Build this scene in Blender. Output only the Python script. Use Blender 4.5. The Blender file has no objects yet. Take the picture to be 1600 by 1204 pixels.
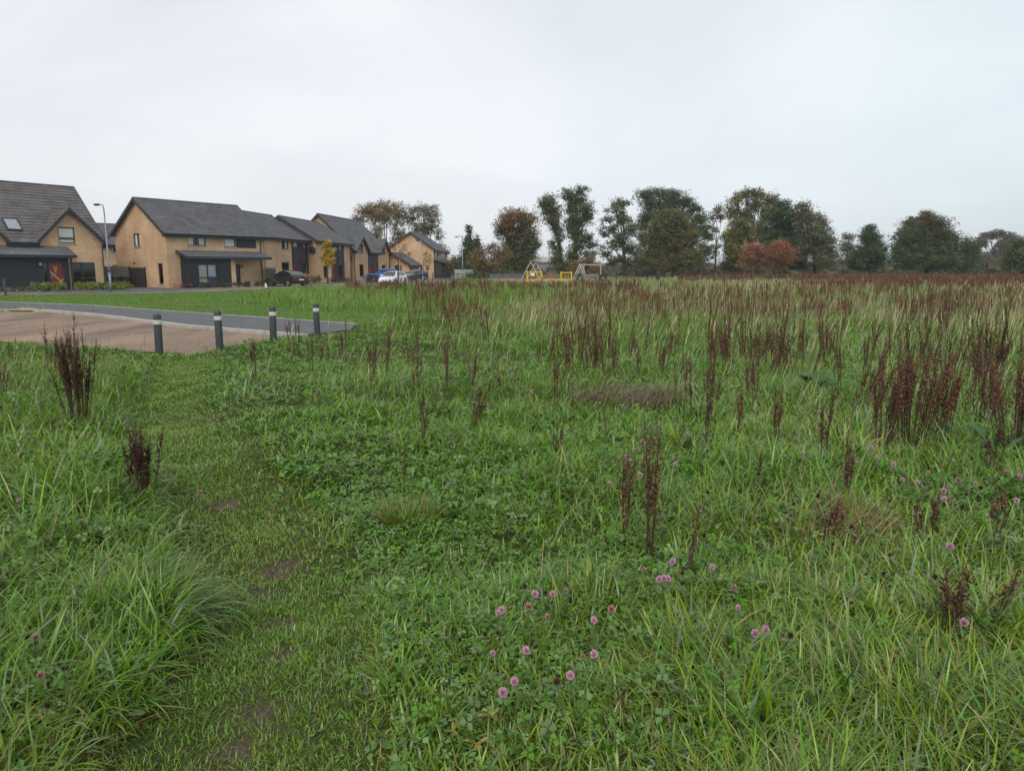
import bpy, math, random
import numpy as np
from mathutils import Vector, Matrix
R = math.radians
random.seed(7)
rng = np.random.default_rng(7)
scene = bpy.context.scene
col = scene.collection

# ---------------------------------------------------------------- camera geometry (photo 1600 x 1204, f = 1142 px, horizon at row 418)
F, CX, CY, HOR, H = 1142.0, 800.0, 602.0, 418.0, 1.60
TH = math.atan((CY - HOR) / F)
ST, CT = math.sin(TH), math.cos(TH)
LOW = -0.15                                   # level of the street, the lawn and the far field
def ray(px, py):
    x, y = (px - CX) / F, -(py - CY) / F
    return Vector((x, y * ST + CT, y * CT - ST))
def G(px, py, z=0.0):                         # ground point seen at a pixel
    r = ray(px, py); t = (z - H) / r.z
    return (r.x * t, r.y * t)
def at(px, Y, z=LOW):                         # x of a point at depth Y and height z in a pixel column
    fw = Y * CT + (H - z) * ST
    return ((px - CX) / F * fw, Y)
def D(px, py, Y):                             # the point at depth Y seen at a pixel
    r = ray(px, py); t = Y / r.y
    return Vector((r.x * t, Y, H + r.z * t))

# ---------------------------------------------------------------- object helpers
def tag(o, label=None, cat=None, group=None, kind=None):
    if label: o['label'] = label
    if cat: o['category'] = cat
    if group: o['group'] = group
    if kind: o['kind'] = kind
    return o
def empty(name, loc=(0, 0, 0), rz=0.0):
    o = bpy.data.objects.new(name, None); col.objects.link(o)
    o.location = loc; o.rotation_euler = (0, 0, rz); o.empty_display_size = .2
    return o
def kids(o):
    return [c for c in o.children]
def copy_tree(o, parent=None):
    c = o.copy(); col.objects.link(c)
    if parent is not None:
        mpi = o.matrix_parent_inverse.copy()
        c.parent = parent; c.matrix_parent_inverse = mpi
    for ch in kids(o): copy_tree(ch, c)
    return c
class MB:
    def __init__(s): s.v = []; s.f = []; s.mi = []; s.m = 0
    def vert(s, p): s.v.append(tuple(p)); return len(s.v) - 1
    def face(s, pts):
        b = len(s.v); s.v += [tuple(p) for p in pts]; s.f.append(tuple(range(b, b + len(pts)))); s.mi.append(s.m)
    def quadidx(s, idx): s.f.append(tuple(idx)); s.mi.append(s.m)
    def box(s, x0, x1, y0, y1, z0, z1):
        b = len(s.v)
        s.v += [(x0,y0,z0),(x1,y0,z0),(x1,y1,z0),(x0,y1,z0),(x0,y0,z1),(x1,y0,z1),(x1,y1,z1),(x0,y1,z1)]
        for q in ((0,3,2,1),(4,5,6,7),(0,1,5,4),(1,2,6,5),(2,3,7,6),(3,0,4,7)):
            s.f.append(tuple(b+i for i in q)); s.mi.append(s.m)
        return s
    def prism(s, pts, vec):                   # polygon extruded along a vector
        n = len(pts); b = len(s.v); vx = Vector(vec)
        s.v += [tuple(p) for p in pts]; s.v += [tuple(Vector(p) + vx) for p in pts]
        s.f.append(tuple(b + i for i in range(n))[::-1]); s.mi.append(s.m)
        s.f.append(tuple(b + n + i for i in range(n))); s.mi.append(s.m)
        for i in range(n):
            j = (i + 1) % n
            s.f.append((b+i, b+j, b+n+j, b+n+i)); s.mi.append(s.m)
        return s
    def tube(s, pts, rad, n=8, cap=True):
        pts = [Vector(p) for p in pts]
        if not isinstance(rad, (list, tuple)): rad = [rad] * len(pts)
        b = len(s.v); ref = None
        for i, p in enumerate(pts):
            d = (pts[min(i+1, len(pts)-1)] - pts[max(i-1, 0)])
            d = d.normalized() if d.length > 1e-9 else Vector((0,0,1))
            a = Vector((1,0,0)) if abs(d.x) < .8 else Vector((0,1,0))
            if ref is not None: a = ref
            u = (a - d * a.dot(d)); u = u.normalized() if u.length > 1e-6 else d.orthogonal().normalized()
            ref = u; w = d.cross(u)
            for k in range(n):
                t = 2 * math.pi * k / n
                s.v.append(tuple(p + (u * math.cos(t) + w * math.sin(t)) * rad[i]))
        for i in range(len(pts) - 1):
            for k in range(n):
                k2 = (k + 1) % n
                s.f.append((b+i*n+k, b+i*n+k2, b+(i+1)*n+k2, b+(i+1)*n+k)); s.mi.append(s.m)
        if cap:
            s.f.append(tuple(b + k for k in range(n))[::-1]); s.mi.append(s.m)
            e = b + (len(pts)-1)*n
            s.f.append(tuple(e + k for k in range(n))); s.mi.append(s.m)
        return s
    def lathe(s, prof, n=16, c=(0,0,0)):      # prof: [(r,z)] about z
        b = len(s.v)
        for r, z in prof:
            for k in range(n):
                t = 2*math.pi*k/n
                s.v.append((c[0]+r*math.cos(t), c[1]+r*math.sin(t), c[2]+z))
        for i in range(len(prof)-1):
            for k in range(n):
                k2 = (k+1) % n
                s.f.append((b+i*n+k, b+i*n+k2, b+(i+1)*n+k2, b+(i+1)*n+k)); s.mi.append(s.m)
        s.f.append(tuple(b+k for k in range(n))[::-1]); s.mi.append(s.m)
        e = b+(len(prof)-1)*n
        s.f.append(tuple(e+k for k in range(n))); s.mi.append(s.m)
        return s
    def build(s, name, mats, parent=None, smooth=False, loc=None):
        me = bpy.data.meshes.new(name)
        me.from_pydata(s.v, [], s.f)
        if not isinstance(mats, (list, tuple)): mats = [mats]
        for m in mats: me.materials.append(m)
        if len(mats) > 1: me.polygons.foreach_set('material_index', s.mi)
        if smooth: me.polygons.foreach_set('use_smooth', [True]*len(s.f))
        me.update()
        o = bpy.data.objects.new(name, me); col.objects.link(o)
        if parent is not None: o.parent = parent
        if loc is not None: o.location = loc
        return o
def np_mesh(name, V, Fq, mats, C=None, smooth=True, parent=None, link=True):   # vertices (n,3), quads (m,4), optional per-vertex colours (n,3)
    me = bpy.data.meshes.new(name)
    n, m = len(V), len(Fq)
    me.vertices.add(n); me.vertices.foreach_set('co', np.ascontiguousarray(V, dtype=np.float32).ravel())
    me.loops.add(m*4); me.loops.foreach_set('vertex_index', np.ascontiguousarray(Fq, dtype=np.int32).ravel())
    me.polygons.add(m)
    me.polygons.foreach_set('loop_start', np.arange(0, m*4, 4, dtype=np.int32))
    me.polygons.foreach_set('loop_total', np.full(m, 4, dtype=np.int32))
    me.polygons.foreach_set('use_smooth', np.full(m, smooth, dtype=bool))
    if not isinstance(mats, (list, tuple)): mats = [mats]
    for q in mats: me.materials.append(q)
    me.update(calc_edges=True)
    if C is not None:
        a = me.color_attributes.new('Col', 'FLOAT_COLOR', 'POINT')
        C4 = np.ones((n, 4), dtype=np.float32); C4[:, :3] = C
        a.data.foreach_set('color', C4.ravel())
    o = bpy.data.objects.new(name, me)
    if link: col.objects.link(o)
    if parent is not None: o.parent = parent
    return o

# ---------------------------------------------------------------- noise on the ground plane (numpy)
_perm = np.random.default_rng(3).random((256, 256))
def vnoise(x, y, s):
    x = np.asarray(x, dtype=float) / s + 1000; y = np.asarray(y, dtype=float) / s + 1000
    xi, yi = np.floor(x).astype(int), np.floor(y).astype(int)
    fx, fy = x - xi, y - yi
    fx, fy = fx*fx*(3-2*fx), fy*fy*(3-2*fy)
    g = lambda a, b: _perm[a & 255, b & 255]
    return (g(xi,yi)*(1-fx)+g(xi+1,yi)*fx)*(1-fy) + (g(xi,yi+1)*(1-fx)+g(xi+1,yi+1)*fx)*fy
def fbm(x, y, s, o=4):
    a, t, r = 1.0, 0.0, 0.0
    for i in range(o):
        r = r + a*vnoise(np.asarray(x)+17.3*i, np.asarray(y)-9.1*i, s); t += a; a *= .5; s *= .5
    return r / t
def sstep(a, b, x):
    t = np.clip((np.asarray(x, dtype=float)-a)/(b-a), 0, 1); return t*t*(3-2*t)
def inpoly(x, y, poly):
    x = np.asarray(x); y = np.asarray(y); c = np.zeros(x.shape, bool); n = len(poly)
    for i in range(n):
        (x1, y1), (x2, y2) = poly[i], poly[(i+1) % n]
        if y1 == y2: continue
        k = ((y1 > y) != (y2 > y)) & (x < (x2-x1)*(y-y1)/(y2-y1)+x1)
        c ^= k
    return c
def pldist(x, y, pl):
    x = np.asarray(x, dtype=float); y = np.asarray(y, dtype=float); d = np.full(x.shape, 1e9)
    for (x1, y1), (x2, y2) in zip(pl[:-1], pl[1:]):
        dx, dy = x2-x1, y2-y1; t = np.clip(((x-x1)*dx+(y-y1)*dy)/(dx*dx+dy*dy), 0, 1)
        d = np.minimum(d, np.hypot(x-x1-t*dx, y-y1-t*dy))
    return d

# ---------------------------------------------------------------- materials
def new_mat(name):
    m = bpy.data.materials.new(name); m.use_nodes = True
    nt = m.node_tree; nt.nodes.clear()
    out = nt.nodes.new('ShaderNodeOutputMaterial')
    return m, nt, out
def N(nt, t, **kw):
    n = nt.nodes.new(t)
    for k, v in kw.items():
        if k in n.inputs: n.inputs[k].default_value = v
        else: setattr(n, k, v)
    return n
def mixc(nt, fac, a, b):
    n = nt.nodes.new('ShaderNodeMix'); n.data_type = 'RGBA'
    for sock, v in ((n.inputs[0], fac), (n.inputs[6], a), (n.inputs[7], b)):
        if hasattr(v, 'is_output') or isinstance(v, bpy.types.NodeSocket): nt.links.new(v, sock)
        else: sock.default_value = v if not isinstance(v, tuple) else (*v[:3], 1)
    return n.outputs[2]
def ramp(nt, fac, stops):
    n = nt.nodes.new('ShaderNodeValToRGB'); nt.links.new(fac, n.inputs[0])
    e = n.color_ramp.elements
    while len(e) < len(stops): e.new(.5)
    for k, (p, c) in enumerate(stops): e[k].position = p; e[k].color = (*c, 1) if len(c) == 3 else c
    return n.outputs[0]
def noise(nt, scale, detail=4, coord='Object', rough=.6, stretch=None):
    tc = nt.nodes.new('ShaderNodeTexCoord'); n = N(nt, 'ShaderNodeTexNoise', Scale=scale, Detail=detail, Roughness=rough)
    if stretch:
        mp = nt.nodes.new('ShaderNodeMapping'); mp.inputs['Scale'].default_value = stretch
        nt.links.new(tc.outputs[coord], mp.inputs[0]); nt.links.new(mp.outputs[0], n.inputs['Vector'])
    else: nt.links.new(tc.outputs[coord], n.inputs['Vector'])
    return n.outputs['Fac']
def pm(name, c1, c2=None, scale=3.0, rough=.7, metal=0.0, spec=.5, bump=0.0, bscale=None, detail=5, stretch=None, coat=0.0):
    m, nt, out = new_mat(name)
    p = N(nt, 'ShaderNodeBsdfPrincipled', Roughness=rough, Metallic=metal)
    p.inputs['Specular IOR Level'].default_value = spec
    p.inputs['Coat Weight'].default_value = coat
    c2 = c2 or tuple(v*.8 for v in c1)
    f = noise(nt, scale, detail, stretch=stretch)
    c = ramp(nt, f, [(.3, c1), (.7, c2)])
    nt.links.new(c, p.inputs['Base Color'])
    if bump:
        b = N(nt, 'ShaderNodeBump', Strength=bump, Distance=.02)
        nt.links.new(noise(nt, bscale or scale*6, 4), b.inputs['Height']); nt.links.new(b.outputs[0], p.inputs['Normal'])
    nt.links.new(p.outputs[0], out.inputs[0])
    return m
def leaf_mat(name, rough=.45, trans=.3, spec=.5, back=None):   # colour from the plant's own 'Col' attribute
    m, nt, out = new_mat(name)
    a = N(nt, 'ShaderNodeAttribute', attribute_name='Col')
    p = N(nt, 'ShaderNodeBsdfPrincipled', Roughness=rough); p.inputs['Specular IOR Level'].default_value = spec
    nt.links.new(a.outputs['Color'], p.inputs['Base Color'])
    t = N(nt, 'ShaderNodeBsdfTranslucent'); nt.links.new(a.outputs['Color'], t.inputs[0])
    mx = N(nt, 'ShaderNodeMixShader', Fac=trans)
    nt.links.new(p.outputs[0], mx.inputs[1]); nt.links.new(t.outputs[0], mx.inputs[2]); nt.links.new(mx.outputs[0], out.inputs[0])
    return m
M = {}
M['grass'] = leaf_mat('grass_blade', .32, .32, .7)
M['clover_leaf'] = leaf_mat('broad_leaf', .5, .2, .4)
M['leaf'] = leaf_mat('tree_leaf', .6, .22, .25)
M['dock'] = leaf_mat('dry_dock', .85, .08, .15)
M['petal'] = leaf_mat('clover_petal', .7, .25, .2)
M['straw'] = leaf_mat('dry_straw', .6, .2, .3)
M['bark'] = pm('bark', (.06,.05,.042), (.03,.025,.02), 4, .9, bump=.5)
M['black_metal'] = pm('black_metal', (.018,.02,.024), (.028,.03,.034), 6, .5)
M['bollard'] = pm('bollard_plastic', (.030,.037,.041), (.046,.054,.058), 5, .55)
M['dark_clad'] = pm('dark_cladding', (.016,.018,.024), (.024,.026,.033), 2.5, .55)
M['dark_frame'] = pm('dark_frame', (.025,.027,.032), (.035,.037,.042), 5, .45)
M['zinc'] = pm('zinc_sheet', (.11,.12,.135), (.16,.17,.185), 1.4, .42, metal=.3)
M['red_door'] = pm('red_door', (.20,.022,.028), (.16,.018,.022), 3, .4)
M['ribbon'] = pm('yellow_ribbon', (.45,.30,.10), (.38,.24,.08), 8, .5)
M['sill'] = pm('pale_sill', (.38,.35,.31), (.30,.28,.25), 6, .8)
M['curtain'] = pm('curtain', (.78,.77,.74), (.62,.61,.58), 5, .9, stretch=(6,6,.3))
M['blind'] = pm('blind', (.76,.74,.68), (.68,.66,.60), 3, .8)
M['galv'] = pm('galvanised_steel', (.25,.29,.32), (.19,.22,.25), 3, .5, metal=.4)
M['band'] = pm('reflective_tape', (.62,.60,.52), (.46,.45,.40), 14, .5)
M['white_paint'] = pm('white_paint', (.78,.78,.77), (.66,.66,.64), 9, .5)
M['concrete'] = pm('concrete', (.44,.41,.36), (.28,.26,.23), 3, .9, bump=.3)
M['timber_grey'] = pm('weathered_timber', (.26,.23,.20), (.15,.13,.11), 3, .85, stretch=(8,8,1))
M['timber_dark'] = pm('dark_timber', (.045,.032,.026), (.025,.018,.015), 3, .8, stretch=(8,8,1))
M['timber_pale'] = pm('pale_timber', (.50,.45,.38), (.36,.32,.27), 3, .8, stretch=(4,4,1))
M['timber_orange'] = pm('orange_timber', (.50,.29,.12), (.40,.23,.10), 3, .8)
M['yellow_paint'] = pm('yellow_paint', (.80,.55,.02), (.72,.48,.02), 6, .45)
M['red_paint'] = pm('red_paint', (.42,.03,.03), (.34,.025,.025), 6, .45)
M['rubber'] = pm('rubber', (.02,.02,.02), (.03,.03,.03), 8, .85)
M['alloy'] = pm('alloy', (.45,.46,.48), (.36,.37,.39), 8, .35, metal=.8)
M['bin_plastic'] = pm('bin_plastic', (.02,.022,.026), (.03,.032,.037), 5, .5)
M['bin_lid_blue'] = pm('blue_plastic', (.03,.10,.26), (.025,.08,.21), 5, .5)
M['terracotta'] = pm('terracotta', (.36,.17,.10), (.27,.13,.08), 6, .85)
M['pale_green_panel'] = pm('pale_green_panel', (.33,.40,.33), (.27,.33,.28), 3, .7)
def brick_mat(name, ca, cb, cm):
    m, nt, out = new_mat(name)
    tc = nt.nodes.new('ShaderNodeTexCoord'); sp = nt.nodes.new('ShaderNodeSeparateXYZ'); cb_ = nt.nodes.new('ShaderNodeCombineXYZ')
    nt.links.new(tc.outputs['Object'], sp.inputs[0])
    ad = N(nt, 'ShaderNodeMath', operation='ADD'); nt.links.new(sp.outputs[0], ad.inputs[0]); nt.links.new(sp.outputs[1], ad.inputs[1])
    nt.links.new(ad.outputs[0], cb_.inputs[0]); nt.links.new(sp.outputs[2], cb_.inputs[1])
    b = N(nt, 'ShaderNodeTexBrick', Scale=1.0); b.inputs['Color1'].default_value = (*ca, 1); b.inputs['Color2'].default_value = (*cb, 1); b.inputs['Mortar'].default_value = (*cm, 1)
    b.inputs['Mortar Size'].default_value = .010; b.inputs['Brick Width'].default_value = .225; b.inputs['Row Height'].default_value = .075
    nt.links.new(cb_.outputs[0], b.inputs['Vector'])
    f = noise(nt, .55, 6)
    f2 = noise(nt, 5.0, 4, stretch=(1,1,2.2)); av = N(nt, 'ShaderNodeMath', operation='MULTIPLY_ADD'); av.inputs[1].default_value = .45; nt.links.new(f2, av.inputs[0]); sb = N(nt, 'ShaderNodeMath', operation='MULTIPLY'); sb.inputs[1].default_value = .6; nt.links.new(f, sb.inputs[0]); nt.links.new(sb.outputs[0], av.inputs[2]); f = av.outputs[0]
    r = ramp(nt, f, [(.38, (.70,.68,.66)), (.66, (1.18,1.18,1.18))])
    mm = nt.nodes.new('ShaderNodeMix'); mm.data_type = 'RGBA'; mm.blend_type = 'MULTIPLY'; mm.inputs[0].default_value = 1
    nt.links.new(b.outputs['Color'], mm.inputs[6]); nt.links.new(r, mm.inputs[7])
    p = N(nt, 'ShaderNodeBsdfPrincipled', Roughness=.9); p.inputs['Specular IOR Level'].default_value = .2
    nt.links.new(mm.outputs[2], p.inputs['Base Color']); nt.links.new(p.outputs[0], out.inputs[0])
    return m
M['brick'] = brick_mat('buff_brick', (.63,.39,.205), (.54,.33,.172), (.54,.44,.34))
def tile_mat(name, ca, cb):
    m, nt, out = new_mat(name)
    tc = nt.nodes.new('ShaderNodeTexCoord')
    v = N(nt, 'ShaderNodeTexVoronoi', Scale=2.2); nt.links.new(tc.outputs['Object'], v.inputs['Vector'])
    f = noise(nt, .8, 5)
    mx = N(nt, 'ShaderNodeMath', operation='MULTIPLY_ADD'); mx.inputs[1].default_value = .35
    sp = nt.nodes.new('ShaderNodeSeparateColor'); nt.links.new(v.outputs['Color'], sp.inputs[0])
    nt.links.new(sp.outputs[0], mx.inputs[0]); nt.links.new(f, mx.inputs[2])
    c = ramp(nt, mx.outputs[0], [(.35, ca), (.95, cb)])
    p = N(nt, 'ShaderNodeBsdfPrincipled', Roughness=.7); p.inputs['Specular IOR Level'].default_value = .35
    nt.links.new(c, p.inputs['Base Color']); nt.links.new(p.outputs[0], out.inputs[0])
    return m
M['tile_brown'] = tile_mat('brown_grey_tile', (.075,.066,.064), (.145,.128,.124))
M['tile_grey'] = tile_mat('slate_grey_tile', (.074,.072,.075), (.132,.129,.133))
def glass_mat():
    m, nt, out = new_mat('window_glass')
    fr = N(nt, 'ShaderNodeLayerWeight', Blend=.5); pw = N(nt, 'ShaderNodeMath', operation='POWER'); pw.inputs[1].default_value = 5; nt.links.new(fr.outputs['Facing'], pw.inputs[0])
    ad = N(nt, 'ShaderNodeMath', operation='MULTIPLY_ADD'); ad.inputs[1].default_value = .6; ad.inputs[2].default_value = .07; nt.links.new(pw.outputs[0], ad.inputs[0])
    t = N(nt, 'ShaderNodeBsdfTransparent'); t.inputs[0].default_value = (.90,.92,.92,1)
    g = N(nt, 'ShaderNodeBsdfGlossy', Roughness=.04)
    mx = nt.nodes.new('ShaderNodeMixShader'); nt.links.new(ad.outputs[0], mx.inputs[0]); nt.links.new(t.outputs[0], mx.inputs[1]); nt.links.new(g.outputs[0], mx.inputs[2])
    nt.links.new(mx.outputs[0], out.inputs[0])
    return m
M['glass'] = glass_mat()
M['car_glass'] = pm('car_glass', (.012,.015,.017), (.02,.023,.025), 3, .06, spec=.8)
M['lens'] = pm('lamp_lens', (.62,.64,.66), (.5,.52,.54), 9, .12)
M['tail'] = pm('tail_lens', (.30,.01,.015), (.25,.01,.012), 9, .2)
M['plate'] = pm('number_plate', (.72,.70,.55), (.66,.64,.5), 9, .5)
def paint(name, c): return pm(name, c, tuple(v*.93 for v in c), 1.5, .28, coat=.8)
M['paint_white'] = paint('white_car_paint', (.74,.75,.76)); M['paint_grey'] = paint('charcoal_car_paint', (.014,.015,.019))
M['paint_blue'] = paint('blue_car_paint', (.018,.10,.36)); M['paint_navy'] = paint('navy_car_paint', (.012,.025,.06))
# ---------------------------------------------------------------- camera, sky, sun
cd = bpy.data.cameras.new('camera'); cam = bpy.data.objects.new('camera', cd); col.objects.link(cam)
cam.location = (0, 0, H); cam.rotation_euler = (math.pi/2 - TH, 0, 0)
cd.sensor_fit = 'HORIZONTAL'; cd.angle = 2*math.atan(800/F); cd.clip_start = .05; cd.clip_end = 6000
scene.camera = cam
w = bpy.data.worlds.new('World'); scene.world = w; w.use_nodes = True
nt = w.node_tree; nt.nodes.clear()
wo = nt.nodes.new('ShaderNodeOutputWorld')
SUN_EL, SUN_AZ = 42.0, 190.0                  # behind the camera, a little to the left: overcast, so only a soft direction
sky = nt.nodes.new('ShaderNodeTexSky'); sky.sky_type = 'NISHITA'; sky.sun_disc = False
sky.sun_elevation = R(SUN_EL); sky.sun_rotation = R(SUN_AZ)
bg1 = N(nt, 'ShaderNodeBackground', Strength=.10); nt.links.new(sky.outputs[0], bg1.inputs[0])
tc = nt.nodes.new('ShaderNodeTexCoord'); mp = nt.nodes.new('ShaderNodeMapping'); mp.inputs['Scale'].default_value = (1.0, 1.0, 2.6)
nt.links.new(tc.outputs['Generated'], mp.inputs[0])
n1 = N(nt, 'ShaderNodeTexNoise', Scale=1.7, Detail=6.0, Roughness=.52, Distortion=.4); nt.links.new(mp.outputs[0], n1.inputs['Vector'])
cl = ramp(nt, n1.outputs['Fac'], [(.32, (.615,.64,.685)), (.68, (.795,.81,.842))])       # the cloud deck: lighter and greyer patches
sx = nt.nodes.new('ShaderNodeSeparateXYZ'); nt.links.new(tc.outputs['Generated'], sx.inputs[0])
mr = N(nt, 'ShaderNodeMapRange'); mr.inputs[1].default_value = -.15; mr.inputs[2].default_value = .75
nt.links.new(sx.outputs[0], mr.inputs[0])
tint = mixc(nt, mr.outputs[0], (1.0,.995,.985), (.90,.985,.99))                         # thinner, cooler cloud to the east
mm = nt.nodes.new('ShaderNodeMix'); mm.data_type = 'RGBA'; mm.blend_type = 'MULTIPLY'; mm.inputs[0].default_value = 1
nt.links.new(cl, mm.inputs[6]); nt.links.new(tint, mm.inputs[7])
bg2 = N(nt, 'ShaderNodeBackground', Strength=1.0); nt.links.new(mm.outputs[2], bg2.inputs[0])
mx = N(nt, 'ShaderNodeMixShader', Fac=.9); nt.links.new(bg1.outputs[0], mx.inputs[1]); nt.links.new(bg2.outputs[0], mx.inputs[2])
nt.links.new(mx.outputs[0], wo.inputs[0])
sd = bpy.data.lights.new('sun', 'SUN'); sd.energy = 1.5; sd.angle = R(40); sd.color = (1, .97, .92)
so = bpy.data.objects.new('sun', sd); col.objects.link(so)
az = R(SUN_AZ); so.location = (0, 0, 60)
sdir = Vector((math.sin(az)*math.cos(R(SUN_EL)), math.cos(az)*math.cos(R(SUN_EL)), math.sin(R(SUN_EL))))
so.rotation_euler = sdir.to_track_quat('Z', 'Y').to_euler()
vs = scene.view_settings; vs.view_transform = 'Standard'; vs.look = 'None'; vs.gamma = 1; vs.exposure = 0.30; vs.use_curve_mapping = False
scene.cycles.max_bounces = 6; scene.cycles.diffuse_bounces = 3; scene.cycles.glossy_bounces = 2; scene.cycles.transparent_max_bounces = 8; scene.cycles.transmission_bounces = 3; scene.cycles.volume_bounces = 0
scene.cycles.use_denoising = True

# ---------------------------------------------------------------- outlines on the ground, measured from the photograph
def poly(pp, z=LOW): return [G(x, y, z) for x, y in pp]
ROAD = poly([(-260,487),(75,487.5),(150,494),(300,513),(440,524.5),(415,533),(352,543),(322,551),(293,558),(262,553),(200,548),(100,541),(0,534),(-260,524)])
FOOT = poly([(-260,458),(0,473.5),(130,478.5),(300,491),(440,501),(556,509.5),(548,518),(476,527),(440,523.5),(300,512),(150,493),(75,486.5),(0,483.5),(-260,470)])
KERB = poly([(-260,479),(0,486),(75,487),(150,493.5),(300,512.5),(440,524),(482,527.5)])
EDGE = poly([(-260,458),(0,473.5),(130,478.5),(300,491),(440,501),(556,509.5)])
LAWN = poly([(-420,455),(0,461),(130,459.5),(250,457.5),(340,455),(430,450.5),(520,448.5),(600,447.5),(700,447.5),(800,455),(780,480),(720,492),(640,501),(558,509.3),(440,500.8),(300,490.8),(130,478.2),(0,473.2),(-420,455.2)])
ISLE = poly([(366,476),(374,468),(420,457.5),(480,452.5),(560,450),(640,447.5),(720,447),(900,447),(960,470),(900,489),(760,490),(690,490),(600,489),(500,486.5),(430,481)])
STREET = poly([(-600,455),(-100,461),(0,462),(130,460.5),(250,458.5),(340,456),(430,451.5),(520,449.5),(600,448.5),(680,447),(712,440),(720,431),(640,428),(560,431),(470,436),(420,440),(300,444),(160,444),(0,446),(-600,446)])
PATH = [G(x, y) for x, y in [(292,556),(276,590),(262,630),(285,690),(345,760),(405,840),(432,920),(425,1000),(400,1080),(372,1160),(350,1260)]] + [(-.9, .5), (-.9, -3)]
MOUND = G(205, 945)
def pathw(x, y): return pldist(x, y, PATH)
EARTH = [(G(*p), r) for p, r in (((432,856), .13), ((412,893), .12), ((442,950), .08), ((398,1105), .10), ((365,1150), .08), ((440,1015), .07), ((350,770), .12), ((300,715), .10), ((275,640), .14), ((285,590), .2))]
def earth(x, y):                              # where the tread has worn the turf through
    e = .55*np.exp(-(pathw(x, y)/.16)**2)*sstep(.48, .66, fbm(x+7, y*.6, .3, 3))
    for (c, r) in EARTH: e = np.maximum(e, np.exp(-(((x-c[0])/(r*1.2))**2+((y-c[1])/(r*1.5))**2)))
    return np.clip(e*(.45+1.1*fbm(x*1.5, y*1.5, .12, 3)), 0, 1)
def tz(x, y):
    x = np.asarray(x, dtype=float); y = np.asarray(y, dtype=float)
    flat = sstep(-3.0, -5.0, x)*sstep(11.5, 13.8, y)
    flat = np.maximum(flat, sstep(22, 26, y))
    z = LOW*sstep(9.0, 14.0, y)
    z = z + (1-flat)*(.22*(fbm(x, y, 2.2, 3)-.5) + .10*(fbm(x+40, y, .55, 2)-.5))
    z = z - .10*np.exp(-(pathw(x, y)/.42)**2)*(1-flat)
    z = z + .05*np.exp(-(((x-MOUND[0])/.75)**2 + ((y-MOUND[1])/.55)**2))
    z = z + .04*sstep(-1.6, -2.6, x)*sstep(8.5, 6, y)
    return z
def axis(segs):
    out = []
    for a, b, s in segs: out += list(np.arange(a, b, s))
    return np.array(out + [segs[-1][1]])
gx = axis([(-1500,-300,100),(-300,-60,20),(-60,-12,3),(-12,-4,.14),(-4,1,.07),(1,10,.14),(10,60,2.5),(60,300,20),(300,1500,100)])
gy = axis([(-12,-2,1.0),(-2,1,.14),(1,9,.07),(9,17,.14),(17,30,.6),(30,100,4),(100,300,20),(300,1800,100)])
X, Y = np.meshgrid(gx, gy); Z = tz(X, Y)
nx, ny = len(gx), len(gy)
idx = np.arange(nx*ny).reshape(ny, nx)
Q = np.stack([idx[:-1,:-1], idx[:-1,1:], idx[1:,1:], idx[1:,:-1]], -1).reshape(-1, 4)
def ground_mat():
    m, nt, out = new_mat('meadow_soil_and_thatch')
    f1 = noise(nt, .45, 6); f2 = noise(nt, 22, 8)
    g = ramp(nt, f1, [(.3, (.040,.075,.016)), (.55, (.055,.085,.022)), (.75, (.095,.095,.036))])
    s = ramp(nt, f2, [(.35, (.030,.034,.012)), (.7, (.085,.075,.040))])
    ea = ramp(nt, noise(nt, 55, 8), [(.35, (.055,.040,.028)), (.55, (.11,.083,.060)), (.75, (.17,.135,.10))])
    at_ = N(nt, 'ShaderNodeAttribute', attribute_name='Col'); c = mixc(nt, at_.outputs['Fac'], mixc(nt, .45, g, s), ea)
    p = N(nt, 'ShaderNodeBsdfPrincipled', Roughness=.95); p.inputs['Specular IOR Level'].default_value = .1
    nt.links.new(c, p.inputs['Base Color'])
    b = N(nt, 'ShaderNodeBump', Strength=.6, Distance=.03); nt.links.new(noise(nt, 40, 5), b.inputs['Height']); nt.links.new(b.outputs[0], p.inputs['Normal'])
    nt.links.new(p.outputs[0], out.inputs[0]); return m
E = earth(X.ravel(), Y.ravel())
tag(np_mesh('ground', np.stack([X.ravel(), Y.ravel(), Z.ravel()], 1), Q, ground_mat(), np.stack([E, E, E], 1)), kind='structure')
def sheet(name, pts, z, m, thick=0.0):
    mb = MB(); P = [(x, y, z) for x, y in pts]
    if thick: mb.prism([(x, y, z-thick) for x, y in pts], (0, 0, thick))
    else: mb.face(P)
    return tag(mb.build(name, m), kind='structure')
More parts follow.
